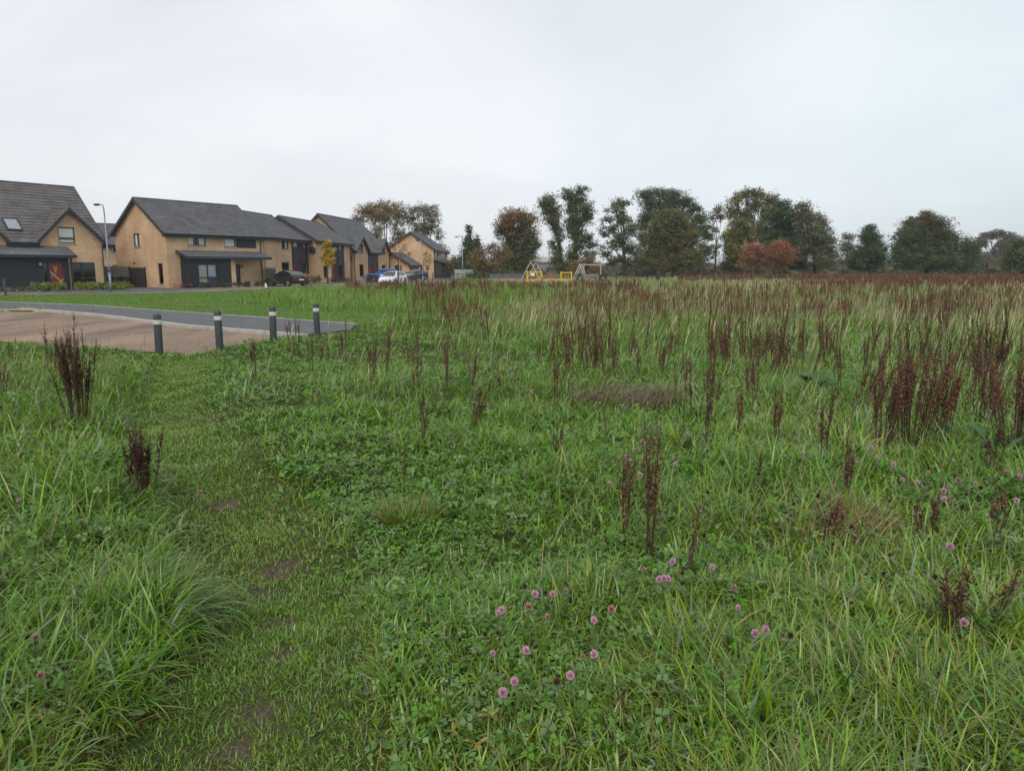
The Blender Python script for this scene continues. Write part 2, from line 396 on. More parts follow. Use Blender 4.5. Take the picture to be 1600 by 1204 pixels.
def paving(name, a, b, joint, scale, rough=.75):
    m, nt, out = new_mat(name)
    tc = nt.nodes.new('ShaderNodeTexCoord'); mp = nt.nodes.new('ShaderNodeMapping'); mp.inputs['Rotation'].default_value = (0, 0, R(35))
    nt.links.new(tc.outputs['Object'], mp.inputs[0])
    br = N(nt, 'ShaderNodeTexBrick', Scale=1.0); br.inputs['Color1'].default_value = (*a, 1); br.inputs['Color2'].default_value = (*b, 1); br.inputs['Mortar'].default_value = (*joint, 1)
    br.inputs['Brick Width'].default_value = .2; br.inputs['Row Height'].default_value = .1; br.inputs['Mortar Size'].default_value = .006
    nt.links.new(mp.outputs[0], br.inputs['Vector'])
    r = ramp(nt, noise(nt, .7, 7, stretch=(1,.35,1)), [(.34, (.55,.54,.53)), (.5, (.92,.91,.90)), (.68, (1.28,1.24,1.20))])
    q = nt.nodes.new('ShaderNodeMix'); q.data_type = 'RGBA'; q.blend_type = 'MULTIPLY'; q.inputs[0].default_value = 1
    nt.links.new(br.outputs['Color'], q.inputs[6]); nt.links.new(r, q.inputs[7])
    p = N(nt, 'ShaderNodeBsdfPrincipled', Roughness=rough); p.inputs['Specular IOR Level'].default_value = .35
    nt.links.new(q.outputs[2], p.inputs['Base Color']); nt.links.new(p.outputs[0], out.inputs[0]); return m
M['block'] = paving('brown_block_paving', (.295,.198,.130), (.225,.155,.103), (.105,.082,.062), 1)
M['block_pink'] = paving('pinkish_block_paving', (.235,.185,.155), (.20,.155,.13), (.13,.11,.10), 1)
M['asphalt'] = pm('footpath_asphalt', (.074,.075,.077), (.105,.106,.108), 1.3, .85, bump=.3, bscale=80)
M['tarmac'] = pm('driveway_tarmac', (.070,.070,.073), (.10,.10,.10), 1.1, .85)
M['tactile'] = pm('buff_tactile_paving', (.42,.29,.13), (.34,.23,.11), 5, .85)
def lawn_mat():
    m, nt, out = new_mat('mown_turf')
    f = noise(nt, 1.1, 7, stretch=(.35,1.2,1)); f2 = noise(nt, 30, 4)
    g = ramp(nt, f, [(.32, (.056,.112,.007)), (.5, (.082,.150,.011)), (.7, (.125,.178,.020))])
    d = ramp(nt, f2, [(.3, (.55,.6,.5)), (.7, (1.15,1.15,1.1))])
    q = nt.nodes.new('ShaderNodeMix'); q.data_type = 'RGBA'; q.blend_type = 'MULTIPLY'; q.inputs[0].default_value = 1
    nt.links.new(g, q.inputs[6]); nt.links.new(d, q.inputs[7])
    p = N(nt, 'ShaderNodeBsdfPrincipled', Roughness=.8); p.inputs['Specular IOR Level'].default_value = .2
    nt.links.new(q.outputs[2], p.inputs['Base Color'])
    b = N(nt, 'ShaderNodeBump', Strength=.8, Distance=.04); nt.links.new(noise(nt, 14, 5), b.inputs['Height']); nt.links.new(b.outputs[0], p.inputs['Normal'])
    nt.links.new(p.outputs[0], out.inputs[0]); return m
sheet('street', STREET, LOW+.008, M['block_pink'])
sheet('driveway', poly([(60,452.5),(160,449),(215,448),(300,448),(335,450),(318,453),(250,456),(150,457.5),(60,458)]), LOW+.014, M['tarmac'])
sheet('lawn', LAWN, LOW+.020, lawn_mat())
PLAY = poly([(768,435),(898,435),(900,440.5),(850,443),(770,440)])
sheet('playground_surface', PLAY, LOW+.03, pm('wet_pour_rubber', (.42,.22,.12), (.34,.17,.09), .8, .85))
sheet('road', ROAD, LOW+.012, M['block'])
sheet('footpath', FOOT, LOW+.065, M['asphalt'], thick=.06)
sheet('tactile_paving', poly([(12,484.3),(34,480.2),(60,481.8),(50,484.9)], LOW+.07), LOW+.071, M['tactile'])
def strip(name, pl, w, z0, z1, m, seg=.9):                # a line of kerb stones with open joints
    mb = MB()
    for (x1, y1), (x2, y2) in zip(pl[:-1], pl[1:]):
        L = math.hypot(x2-x1, y2-y1); dx, dy = (x2-x1)/L, (y2-y1)/L; n = max(1, round(L/seg))
        for k in range(n):
            a, b = L*k/n+.004, L*(k+1)/n-.004; j = random.uniform(-.004, .004)
            q = [(x1+dx*a-dy*0, y1+dy*a), (x1+dx*b, y1+dy*b), (x1+dx*b+dy*w, y1+dy*b-dx*w), (x1+dx*a+dy*w, y1+dy*a-dx*w)]
            mb.prism([(x, y, z0) for x, y in q], (0, 0, z1-z0+j))
    return tag(mb.build(name, m), kind='structure')
strip('kerb', KERB, .24, LOW-.05, LOW+.10, M['concrete'])
strip('path_edging', EDGE, -.06, LOW-.05, LOW+.085, M['concrete'])

# far land
def hills():
    prof = [(300,414),(560,414),(690,411),(760,408.5),(800,406.5),(835,404.5),(862,404.5),(885,408),(930,411),(1000,413.5),(1140,413.5),(1330,413),(1500,414.5),(1700,414),(2000,413)]
    V, Fq = [], []; xs = np.linspace(300, 2000, 170); rows = [(420, None), (620, .25), (820, .7), (1000, 1.0), (1200, .8)]
    for Yd, k in rows:
        for px in xs:
            py = np.interp(px, [p[0] for p in prof], [p[1] for p in prof])
            X_, _ = at(px, 1000); top = D(px, py, 1000).z
            z = LOW - .5 if k is None else top*k + 1.6*(float(fbm(X_, Yd, 60, 3))-.5)
            V.append((X_*Yd/1000, Yd, z))
    n = len(xs)
    for r in range(len(rows)-1):
        for i in range(n-1): Fq.append((r*n+i, r*n+i+1, (r+1)*n+i+1, (r+1)*n+i))
    m = pm('far_hillside', (.055,.062,.030), (.13,.115,.055), .012, .95, detail=8)
    tag(np_mesh('hills', np.array(V), np.array(Fq), m), kind='structure')
hills()
# ---------------------------------------------------------------- houses
class House:
    def __init__(s, name, label, corner, vp, L, depth, eave, ridge, tile, cat='house', group='buff brick houses along the street', right=False):
        d = ray(vp, HOR); a = math.atan2(d.y, d.x); s.u = Vector((math.cos(a), math.sin(a), 0)); s.n = Vector((math.sin(a), -math.cos(a), 0))
        O = Vector((*corner, LOW))
        if right: O = O - s.u*L
        s.O, s.L, s.dp, s.e, s.r, s.tile = O, L, depth, eave, ridge, M[tile]
        s.root = tag(empty(name, O, a), label, cat, group)
        s.front = lambda q, z, d=0.0: (q, d, z)              # d > 0 goes into the house
        s.left = lambda q, z, d=0.0: (d, q, z)
    def off(s, k): return lambda q, z, d=0.0: (q, k+d, z)
    def wl(s, px, py, off=0.0):                              # pixel -> (along the front, height) on the plane `off` metres behind the front
        r = ray(px, py); o = Vector((0, 0, H)); P0 = s.O - s.n*off
        t = (P0 - o).dot(s.n)/r.dot(s.n); p = o + r*t - s.O
        return p.dot(s.u), p.z
    def gl(s, px, py, x=0.0):                                # pixel -> (depth into the house, height) on the left gable
        r = ray(px, py); o = Vector((0, 0, H)); P0 = s.O + s.u*x
        t = (P0 - o).dot(s.u)/r.dot(s.u); p = o + r*t - s.O
        return -p.dot(s.n), p.z
    def rect(s, x0, x1, y0, y1, off=0.0, gable=False):       # pixel rectangle -> (a, b, z0, z1)
        fn = s.gl if gable else (lambda x, y: s.wl(x, y, off))
        p, q = fn(x0, (y0+y1)/2), fn(x1, (y0+y1)/2)
        xm = (x0+x1)/2
        a, b = sorted((p[0], q[0]))
        return (a, b, max(.02, fn(xm, y1)[1]), fn(xm, y0)[1])
def interp(top, x):
    for (xa, za), (xb, zb) in zip(top[:-1], top[1:]):
        if xa-1e-6 <= x <= xb+1e-6: return za + (zb-za)*(x-xa)/(xb-xa)
    return top[-1][1]
def wall_face(mb, f, z0, top, holes, depth=.14):
    a, b = top[0][0], top[-1][0]
    xs = sorted({a, b, *[x for x, _ in top], *[x for h in holes for x in h[:2] if a < x < b]})
    for xa, xb in zip(xs[:-1], xs[1:]):
        xm = (xa+xb)/2; cuts = sorted([(h[2], h[3]) for h in holes if h[0] < xm < h[1]]); z = z0
        for ha, hb in cuts:
            if ha > z+1e-4: mb.face([f(xa, z), f(xb, z), f(xb, ha), f(xa, ha)])
            z = hb
        mb.face([f(xa, z), f(xb, z), f(xb, interp(top, xb)), f(xa, interp(top, xa))])
    for x0, x1, y0, y1 in holes:
        for (p, q) in (((x0,y0),(x1,y0)),((x1,y0),(x1,y1)),((x1,y1),(x0,y1)),((x0,y1),(x0,y0))):
            mb.face([f(*p), f(*q), f(*q, depth), f(*p, depth)])
def fbox(mb, f, a, b, z0, z1, d0, d1):
    P = [f(x, z, d) for d in (d0, d1) for z in (z0, z1) for x in (a, b)]
    i = len(mb.v); mb.v += P
    for q in ((0,1,3,2),(4,6,7,5),(0,4,5,1),(2,3,7,6),(0,2,6,4),(1,5,7,3)):
        mb.f.append(tuple(i+k for k in q)); mb.mi.append(mb.m)
def window(h, f, r, lights=2, fill='curtain', sill=True, transom=None, fr=.075, uneven=None):
    a, b, z0, z1 = r; mb = MB(); d0, d1 = .055, .12
    fbox(mb, f, a, b, z0, z0+fr, d0, d1); fbox(mb, f, a, b, z1-fr, z1, d0, d1)
    fbox(mb, f, a, a+fr, z0+fr, z1-fr, d0, d1); fbox(mb, f, b-fr, b, z0+fr, z1-fr, d0, d1)
    cuts = [a+(b-a)*k/lights for k in range(1, lights)] if uneven is None else [a+(b-a)*k for k in uneven]
    for x in cuts: fbox(mb, f, x-.05, x+.05, z0+fr, z1-fr, d0-.004, d1-.003)
    if transom: 
        zt = z0+(z1-z0)*transom; fbox(mb, f, a+fr, b-fr, zt-.045, zt+.045, d0-.002, d1-.005)
    o = mb.build('window', M['dark_frame'], h.root)
    p = MB(); p.face([f(a+fr-.01, z0+fr-.01, .09), f(b-fr+.01, z0+fr-.01, .09), f(b-fr+.01, z1-fr+.01, .09), f(a+fr-.01, z1-fr+.01, .09)]); p.build('pane', M['glass'], o)
    if fill:
        c = MB()
        if fill == 'curtain':
            for xa, xb in ((a+.02, a+(b-a)*.34), (b-(b-a)*.34, b-.02)):
                n = 9
                for k in range(n):
                    x0, x1 = xa+(xb-xa)*k/n, xa+(xb-xa)*(k+1)/n; da, db = .13+.03*(k % 2), .13+.03*((k+1) % 2)
                    c.face([f(x0, z0, da), f(x1, z0, db), f(x1, z1, db), f(x0, z1, da)])
            c.build('curtain', M['curtain'], o)
        elif fill == 'blind':
            c.face([f(a, z0+.02, .128), f(b, z0+.02, .128), f(b, z1, .128), f(a, z1, .128)]); c.build('blind', M['blind'], o)
        elif fill == 'slats':
            n = max(4, int((b-a)/.09))
            for k in range(n):
                x0 = a+(b-a)*k/n; x1 = x0+(b-a)/n*.86; c.face([f(x0, z0+.03, .128), f(x1, z0+.03, .15), f(x1, z1, .15), f(x0, z1, .128)])
            c.build('blind', M['blind'], o)
    if sill:
        s = MB(); fbox(s, f, a-.06, b+.06, z0-.10, z0-.004, -.06, .05); s.build('sill', M['sill'], o)
    return o
def door(h, f, r, m, ribbon=False, glazed=True):
    a, b, z0, z1 = r; z0 = .05; mb = MB()
    fbox(mb, f, a+.06, b-.06, z0, z1-.06, .07, .12)
    o = mb.build('door', m, h.root)
    fr = MB(); fbox(fr, f, a, a+.06, z0, z1, .04, .125); fbox(fr, f, b-.06, b, z0, z1, .04, .125); fbox(fr, f, a+.06, b-.06, z1-.06, z1, .04, .125); fr.build('frame', M['dark_frame'], o)
    k = MB(); fbox(k, f, a+.12, a+.16, 1.0, 1.18, .03, .07); k.build('handle', M['alloy'], o)
    if glazed:
        g = MB(); c = (a+b)/2; fbox(g, f, c-.09, c+.09, z0+1.15, z1-.3, .060, .075); g.build('glazing', M['car_glass'], o)
    if ribbon:
        rb = MB(); w, hh = b-a-.14, z1-z0-.1
        def band(x0, y0, x1, y1, t=.055, d=.055):
            L = math.hypot(x1-x0, y1-y0); nx_, nz = -(y1-y0)/L*t, (x1-x0)/L*t
            rb.prism([f(x0+nx_, y0+nz, d), f(x1+nx_, y1+nz, d), f(x1-nx_, y1-nz, d), f(x0-nx_, y0-nz, d)], Vector(f(0, 0, .012))-Vector(f(0, 0, 0)))
        A = a+.07
        band(A, z0+hh*.70, A+w, z0+hh*.22); band(A+w*.10, z0+.04, A+w, z0+hh*.42, d=.049)
        for s_ in (-1, 1): band(A+w*.42, z0+hh*.62, A+w*(.42+.1*s_), z0+hh*.92, .035, .045)
        rb.build('ribbon', M['ribbon'], o)
    return o
def slope(mb, e0, e1, r0, r1, n, step=.035, under=.10):
    e0, e1, r0, r1 = map(Vector, (e0, e1, r0, r1)); nr = (e1-e0).cross(r0-e0).normalized()
    if nr.z < 0: nr = -nr
    lp = lambda t: (e0.lerp(r0, t), e1.lerp(r1, t)); S = nr*step*1.1; segs = max(3, int((e1-e0).length/.33)); rr = random.Random(5)
    for k in range(n):
        a0, a1 = lp(k/n); b0, b1 = lp(min(1, (k+1)/n+.004))
        mb.face([a0+S, a1+S, b1, b0]); mb.face([a0, a1, a1+S, a0+S])
    U = nr*under; mb.face([e0-U, e1-U, r1-U, r0-U]); mb.face([e0-U, e1-U, e1, e0]); mb.face([e0-U, e0, r0, r0-U]); mb.face([e1-U, e1, r1, r1-U]); mb.face([r0-U, r1-U, r1, r0])
def bar(mb, p, q, w, h):                                    # an upright board w thick and h high from p to q (its upper edge)
    p, q = Vector(p), Vector(q); d = (q-p).normalized(); s = Vector((d.y, -d.x, 0)); s = s.normalized()*w/2 if s.length > 1e-6 else Vector((w/2, 0, 0))
    dn = Vector((0, 0, -h)); mb.prism([p-s, p+s, p+s+dn, p-s+dn], q-p)
def main_roof(h, ov=.38, gov=.32, gables=(), flat=False):
    e, r, dp, L = h.e, h.r, h.dp, h.L; k = (r-e)/(dp/2); n = max(8, int(math.hypot(dp/2, r-e)/.34)); o2 = .07
    mb = MB(); zl = e-k*ov+o2
    if not gables: slope(mb, (-gov, -ov, zl), (L+gov, -ov, zl), (-gov, dp/2, r+o2), (L+gov, dp/2, r+o2), n+1)
    else:
        slope(mb, (-gov, .03, e+o2), (L+gov, .03, e+o2), (-gov, dp/2, r+o2), (L+gov, dp/2, r+o2), n)
        xs = [-gov] + [x for g in gables for x in (g[0], g[2])] + [L+gov]
        for a, b in zip(xs[::2], xs[1::2]):
            if b-a > .05: slope(mb, (a, -ov, zl), (b, -ov, zl), (a, .03, e+o2), (b, .03, e+o2), 1)
    slope(mb, (L+gov, dp+ov, zl), (-gov, dp+ov, zl), (L+gov, dp/2, r+o2), (-gov, dp/2, r+o2), n+1)
    for (a, m_, b, pk) in gables:                            # cross gables run back into the main slope
        yb = (pk-e)/k; m2 = max(6, int(math.hypot(m_-a, pk-e)/.34))
        slope(mb, (a-.22, -ov, e-.18), (a-.22, .1, e-.18), (m_, -ov, pk+.10), (m_, yb+.12, pk+.10), m2)
        slope(mb, (b+.22, .1, e-.18), (b+.22, -ov, e-.18), (m_, yb+.12, pk+.10), (m_, -ov, pk+.10), m2)
        mb.tube([(m_, -ov-.01, pk+.10), (m_, yb+.1, pk+.10)], .075, 6)
    mb.tube([(-gov-.01, dp/2, r+o2), (L+gov+.01, dp/2, r+o2)], .10, 6)
    rf = mb.build('roof', h.tile, h.root)
    f = MB()
    for x in (-gov-.03, L+gov+.03):
        bar(f, (x, -ov-.02, zl+.02), (x, dp/2, r+o2+.02), .05, .30); bar(f, (x, dp+ov+.02, zl+.02), (x, dp/2, r+o2+.02), .05, .30)
    for (a, m_, b, pk) in gables:
        bar(f, (a-.24, -ov-.03, e-.17), (m_, -ov-.03, pk+.13), .05, .30); bar(f, (b+.24, -ov-.03, e-.17), (m_, -ov-.03, pk+.13), .05, .30)
    xs = [-gov] + [x for g in gables for x in (g[0]-.1, g[2]+.1)] + [L+gov]
    for a, b in zip(xs[::2], xs[1::2]):
        if b-a > .05: f.box(a, b, -ov-.03, .0, zl-.30, zl-.11)
    f.build('fascia', M['black_metal'], rf)
    g = MB()
    for a, b in zip(xs[::2], xs[1::2]):
        if b-a > .05: g.tube([(a, -ov-.085, zl-.06), (b, -ov-.085, zl-.06)], .065, 6)
    g.build('gutter', M['black_metal'], rf)
    return rf
def walls(h, fh, gh, gables=()):
    mb = MB(); top = [(0, h.e)]
    for (a, m_, b, pk) in gables:
        if a > top[-1][0]+.01: top.append((a, h.e))
        top += [(m_, pk), (b, h.e)]
    if top[-1][0] < h.L-.01: top.append((h.L, h.e))
    wall_face(mb, h.front, 0, top, fh)
    wall_face(mb, h.left, 0, [(0, h.e), (h.dp/2, h.r), (h.dp, h.e)], gh)
    wall_face(mb, lambda q, z, d=0.0: (h.L-d, q, z), 0, [(0, h.e), (h.dp/2, h.r), (h.dp, h.e)], [])
    wall_face(mb, lambda q, z, d=0.0: (q, h.dp-d, z), 0, [(0, h.e), (h.L, h.e)], [])
    mb.build('wall', M['brick'], h.root)
def downpipe(h, x, z1, f=None):
    mb = MB(); mb.tube([(x, -.40, z1), (x, -.09, z1-.35), (x, -.09, 0)], .05, 6); mb.build('downpipe', M['black_metal'], h.root)
def lean_to(h, x0, x1, zb, zf, p, name='porch_roof', m='zinc'):
    mb = MB(); t = .11
    mb.prism([(x0, .0, zb), (x1, .0, zb), (x1, -p, zf), (x0, -p, zf)], (0, 0, t))
    n = max(2, int((x1-x0)/.55))
    for k in range(n+1):
        x = x0+.03+(x1-x0-.06)*k/n
        mb.prism([(x-.018, .0, zb+t-.01), (x+.018, .0, zb+t-.01), (x+.018, -p, zf+t-.01), (x-.018, -p, zf+t-.01)], (0, 0, .045))
    o = mb.build(name, M[m], h.root)
    f = MB(); f.box(x0-.03, x1+.03, -p-.04, -p+.0-.003, zf-.13, zf+t-.02)
    bar(f, (x0-.02, -p, zf+t-.03), (x0-.02, 0, zb+t-.03), .035, .2); bar(f, (x1+.02, -p, zf+t-.03), (x1+.02, 0, zb+t-.03), .035, .2)
    f.build('fascia', M['black_metal'], o)
    s = MB(); s.face([(x0+.01, -.002, zb-.012), (x1-.01, -.002, zb-.012), (x1-.01, -p+.01, zf-.012), (x0+.01, -p+.01, zf-.012)]); s.build('soffit', M['black_metal'], o)
    return o
def panel(h, f, r, m='dark_clad', t=.03, name='cladding_panel', holes=()):
    a, b, z0, z1 = r; mb = MB(); g = lambda q, z, d=0.0: f(q, z, d-t)
    wall_face(mb, g, z0, [(a, z1), (b, z1)], list(holes), depth=t+.13)
    for (p, q) in (((a,z0),(b,z0)),((b,z0),(b,z1)),((b,z1),(a,z1)),((a,z1),(a,z0))): mb.face([g(*p), g(*q), f(*q, .01), f(*p, .01)])
    n = int((b-a)/.2)                                        # upright board joints as thin cover strips
    for k in range(1, n):
        x = a+(b-a)*k/n
        if all(not (q[0]-.03 < x < q[1]+.03) for q in holes): fbox(mb, g, x-.012, x+.012, z0+.01, z1-.01, -.012, .003)
    return mb.build(name, M[m], h.root)
def bay(h, x0, x1, p, zt, holes, zt_f=None):
    mb = MB(); f = h.off(-p); zt_f = zt_f or zt
    wall_face(mb, f, 0, [(x0, zt_f), (x1, zt_f)], holes)
    mb.face([(x0, -p, 0), (x0, -.001, 0), (x0, -.001, zt), (x0, -p, zt_f)]); mb.face([(x1, -p, 0), (x1, -.001, 0), (x1, -.001, zt), (x1, -p, zt_f)])
    n = int((x1-x0)/.2)
    for k in range(0, n+1):
        x = min(x1-.012, max(x0+.012, x0+(x1-x0)*k/n))
        if all(not (q[0]-.03 < x < q[1]+.03) for q in holes): fbox(mb, f, x-.012, x+.012, 0.02, zt_f-.01, -.012, .003)
    for k in range(1, max(2, int(p/.2))):
        y = -p*k/int(p/.2); mb.box(x0-.012, x0+.003, y-.012, y+.012, .02, zt_f-.05)
    mb.build('cladding_bay', M['dark_clad'], h.root)
    return f

# --- the steep-roofed house at the near end of the street
hA = House('brick_house', 'buff brick house with steep brown tiled roof, skylight and red door tied with ribbon', at(165, 61.5), 1620, 17.0, 9.2, 3.95, 8.45, 'tile_brown', right=True)
g1 = (hA.wl(60, 374)[0], 0, hA.wl(158.5, 378)[0]); gm = hA.wl(104.7, 327)
G1 = (g1[0], gm[0], g1[2], gm[1]); gw = G1[2]-G1[0]; x9 = hA.wl(6, 373)[0]
G2 = (x9-gw, x9-gw+(G1[1]-G1[0]), x9, gm[1])
wu = hA.rect(91, 117, 355, 379.5); wd = hA.rect(112.5, 149.5, 410, 444)
walls(hA, [wu, wd], [], (G2, G1))
rfA = main_roof(hA, gables=(G2, G1))
window(hA, hA.front, wu, 1, 'blind'); window(hA, hA.front, wd, 2, None, sill=False, uneven=(.45,), transom=.3)
PA = 1.25
bx0, bx1 = hA.wl(-60, 420)[0], hA.wl(108, 420, -PA)[0]
dr = hA.rect(77.7, 100.5, 410, 445, -PA); sl = hA.rect(69, 76, 410, 445, -PA)
zb, zf = hA.wl(100, 387)[1], hA.wl(110, 400.5, -1.65)[1]
fA = bay(hA, bx0, bx1, PA, zb-.15, [dr, sl], zf+.02)
door(hA, fA, dr, M['red_door'], ribbon=True, glazed=False); window(hA, fA, sl, 1, None, sill=False, fr=.05)
lean_to(hA, bx0-.4, hA.wl(119.6, 401, -1.65)[0], zb, zf, 1.65)
downpipe(hA, hA.wl(160, 400)[0], 3.7)
mb = MB(); mb.box(bx1+.05, bx1+.17, -1.5, -1.38, 0, zf); mb.build('porch_post', M['black_metal'], hA.root)
mb = MB(); lx, lz = hA.wl(62, 413, -PA); mb.lathe([(.03,-.1),(.1,-.06),(.11,.08),(.03,.12)], 10, (lx, -PA-.12, lz)); mb.build('wall_lamp', M['sill'], hA.root)
def skylight(h, x0, x1, y0, y1):
    k = (h.r-h.e)/(h.dp/2); th = math.atan(k)
    def onroof(px, py):
        nrm = (Vector((0, 0, 1))*math.cos(th) + h.n*math.sin(th)); P0 = h.O + Vector((0, 0, h.e+.10))
        r = ray(px, py); o = Vector((0, 0, H)); t = (P0-o).dot(nrm)/r.dot(nrm); q = o+r*t-h.O
        return q.dot(h.u), -q.dot(h.n), q.z
    a, b = onroof(x0, y1), onroof(x1, y0); c = onroof((x0+x1)/2, y1)
    xa, xb = a[0], onroof(x1, y1)[0]; ya, yb = c[1], onroof((x0+x1)/2, y0)[1]
    pt = lambda x, y, d: (x, y-d*math.sin(th), h.e+.07+y*k+d*math.cos(th))
    fr = MB()
    def bx(xa, xb, ya, yb, d0, d1):
        i = len(fr.v); fr.v += [pt(x, y, d) for d in (d0, d1) for y in (ya, yb) for x in (xa, xb)]
        for q in ((0,1,3,2),(4,6,7,5),(0,4,5,1),(2,3,7,6),(0,2,6,4),(1,5,7,3)): fr.f.append(tuple(i+j for j in q)); fr.mi.append(0)
    w_ = .07
    bx(xa-w_, xb+w_, ya-w_, ya, 0, .12); bx(xa-w_, xb+w_, yb, yb+w_, 0, .12); bx(xa-w_, xa, ya, yb, 0, .115); bx(xb, xb+w_, ya, yb, 0, .115)
    o = fr.build('skylight', M['dark_frame'], h.root)
    g = MB(); g.face([pt(xa, ya, .09), pt(xb, ya, .09), pt(xb, yb, .09), pt(xa, yb, .09)]); g.build('pane', M['roof_glass'], o)
M['roof_glass'] = pm('rooflight_glass', (.30,.32,.36), (.24,.26,.30), 2, .03, spec=1.0)
skylight(hA, 13, 33, 343, 358.5)

# --- two-storey house with the zinc porch
hB = House('brick_house', 'two-storey buff brick house with plain left gable and long zinc porch roof', at(264.5, 64), 1600, 9.9, 8.4, 4.85, 7.75, 'tile_grey')
w1 = hB.rect(293, 321.5, 364.5, 384); w2 = hB.rect(350.5, 368, 366.5, 386); dB = hB.rect(369.5, 375.5, 413, 443)
ga, gb = hB.rect(208.7, 219, 364.5, 385, gable=True), hB.rect(247.7, 254.8, 411.5, 443.5, gable=True)
walls(hB, [w1, w2, dB], [ga, gb]); main_roof(hB)
window(hB, hB.front, w1, 2, 'curtain'); window(hB, hB.front, w2, 1, 'blind')
panel(hB, hB.front, hB.rect(368.6, 399.5, 366.5, 387.5))
window(hB, hB.left, ga, 1, 'curtain'); window(hB, hB.left, gb, 1, None)
PB = 1.25; bw = hB.rect(310.6, 339.8, 412.5, 442.5, -PB)
xb0, xb1 = hB.wl(282.5, 420)[0], hB.wl(361, 420, -PB)[0]
zb, zf = hB.wl(290, 392.8)[1], hB.wl(330, 402.6, -1.6)[1]
fB = bay(hB, xb0, xb1, PB, zb-.15, [bw], zf+.02)
window(hB, fB, bw, 2, 'slats', transom=.3, sill=False)
lean_to(hB, xb0-.35, min(hB.wl(424, 404, -1.6)[0], hB.L+.9), zb, zf, 1.6)
door(hB, hB.front, dB, M['dark_clad']); downpipe(hB, hB.L-.35, 4.6)
mb = MB(); mb.box(xb1+.004, xb1+.45, -PB, -.01, 0, zf); mb.build('brick_pier', M['brick'], hB.root)
mb = MB(); lx, lz = hB.wl(211, 410.5) ; q, z = hB.gl(211, 410.5); mb.lathe([(.06,-.08),(.09,0),(.06,.08)], 8, (-.09, q, z)); mb.build('gable_lamp', M['black_metal'], hB.root)
mb = MB(); lx, lz = hB.wl(377, 416); mb.lathe([(.03,-.12),(.09,-.05),(.09,.08),(.03,.12)], 8, (lx, -.11, lz)); mb.build('wall_lamp', M['black_metal'], hB.root)

# --- the next pair, turned to run almost straight away from the viewer
hC = House('brick_house', 'narrow buff brick house with tall dark panel, behind the parked charcoal car', at(416, 72.5), 940, 10.6, 8.2, 4.9, 7.42, 'tile_grey')
c1 = hC.rect(438.7, 450.3, 372, 389); c2 = hC.rect(440.3, 452, 409.5, 423.5)
pC = hC.rect(456, 480.8, 374.8, 426.5); ca, cb = hC.rect(457.8, 466, 375.5, 386.5), hC.rect(471.5, 478, 376.5, 388)
cd_, ce = hC.rect(458.5, 466, 411.5, 428), hC.rect(471, 479, 411.5, 428)
pC = (pC[0], pC[1], .05, min(pC[3], 4.6)); ca = ca[:3]+(min(ca[3], 4.5),); cb = cb[:3]+(min(cb[3], 4.5),)
cd_ = (cd_[0], cd_[1], .06, cd_[3]); ce = (ce[0], ce[1], .3, ce[3])
walls(hC, [c1, c2, ca, cb, cd_, ce], []); main_roof(hC)
panel(hC, hC.front, pC, holes=[ca, cb, cd_, ce])
for r_, fl in ((c1, 'curtain'), (c2, None)): window(hC, hC.front, r_, 1, fl)
window(hC, hC.front, ca, 1, 'blind', sill=False); window(hC, hC.front, cb, 1, 'curtain', sill=False); window(hC, hC.front, ce, 2, None, sill=False)
door(hC, hC.front, cd_, M['red_door']); downpipe(hC, hC.L-.2, 4.6)

hD = House('brick_house', 'buff brick house with dish on its gable, partly behind the golden young tree', at(495.8, 83.5), 915, 12.2, 8.2, 4.9, 7.40, 'tile_grey')
d1 = hD.rect(503.5, 511.5, 378, 389); d2 = hD.rect(505.8, 512.3, 416, 434); pD = hD.rect(524, 537.5, 381, 432); da = hD.rect(529.5, 534.5, 382.5, 391.5)
dd, de = hD.rect(519, 525.5, 414.5, 434), hD.rect(530, 536, 414.5, 432)
pD = (min(pD[0], dd[0]-.1), pD[1], .05, 4.6); da = da[:3]+(min(da[3], 4.5),); dd = (dd[0], dd[1], .06, dd[3]); de = (de[0], de[1], .3, de[3])
walls(hD, [d1, d2, da, dd, de], []); main_roof(hD)
panel(hD, hD.front, pD, holes=[da, dd, de]); window(hD, hD.front, d1, 1, 'curtain'); window(hD, hD.front, d2, 1, None); window(hD, hD.front, da, 1, 'curtain', sill=False); window(hD, hD.front, de, 1, None, sill=False)
door(hD, hD.front, dd, M['red_door']); downpipe(hD, hD.L-.2, 4.6)
def dish(h, px, py):
    q, z = h.gl(px, py); mb = MB()
    n = 12
    for i in range(4):
        r0, r1 = .4*i/4, .4*(i+1)/4
        for k in range(n):
            t0, t1 = 2*math.pi*k/n, 2*math.pi*(k+1)/n
            P = lambda r, t: (-.30-.0+.35*r*r-.25*r*math.sin(t)*.3, q+r*math.cos(t), z+r*math.sin(t))
            mb.face([P(r0,t0), P(r1,t0), P(r1,t1), P(r0,t1)])
    mb.tube([(0, q, z-.1), (-.3, q, z)], .025, 6); mb.tube([(-.3, q, z-.3), (-.62, q, z-.1)], .018, 5)
    mb.build('satellite_dish', M['dark_frame'], h.root)
dish(hD, 489.5, 390.5)

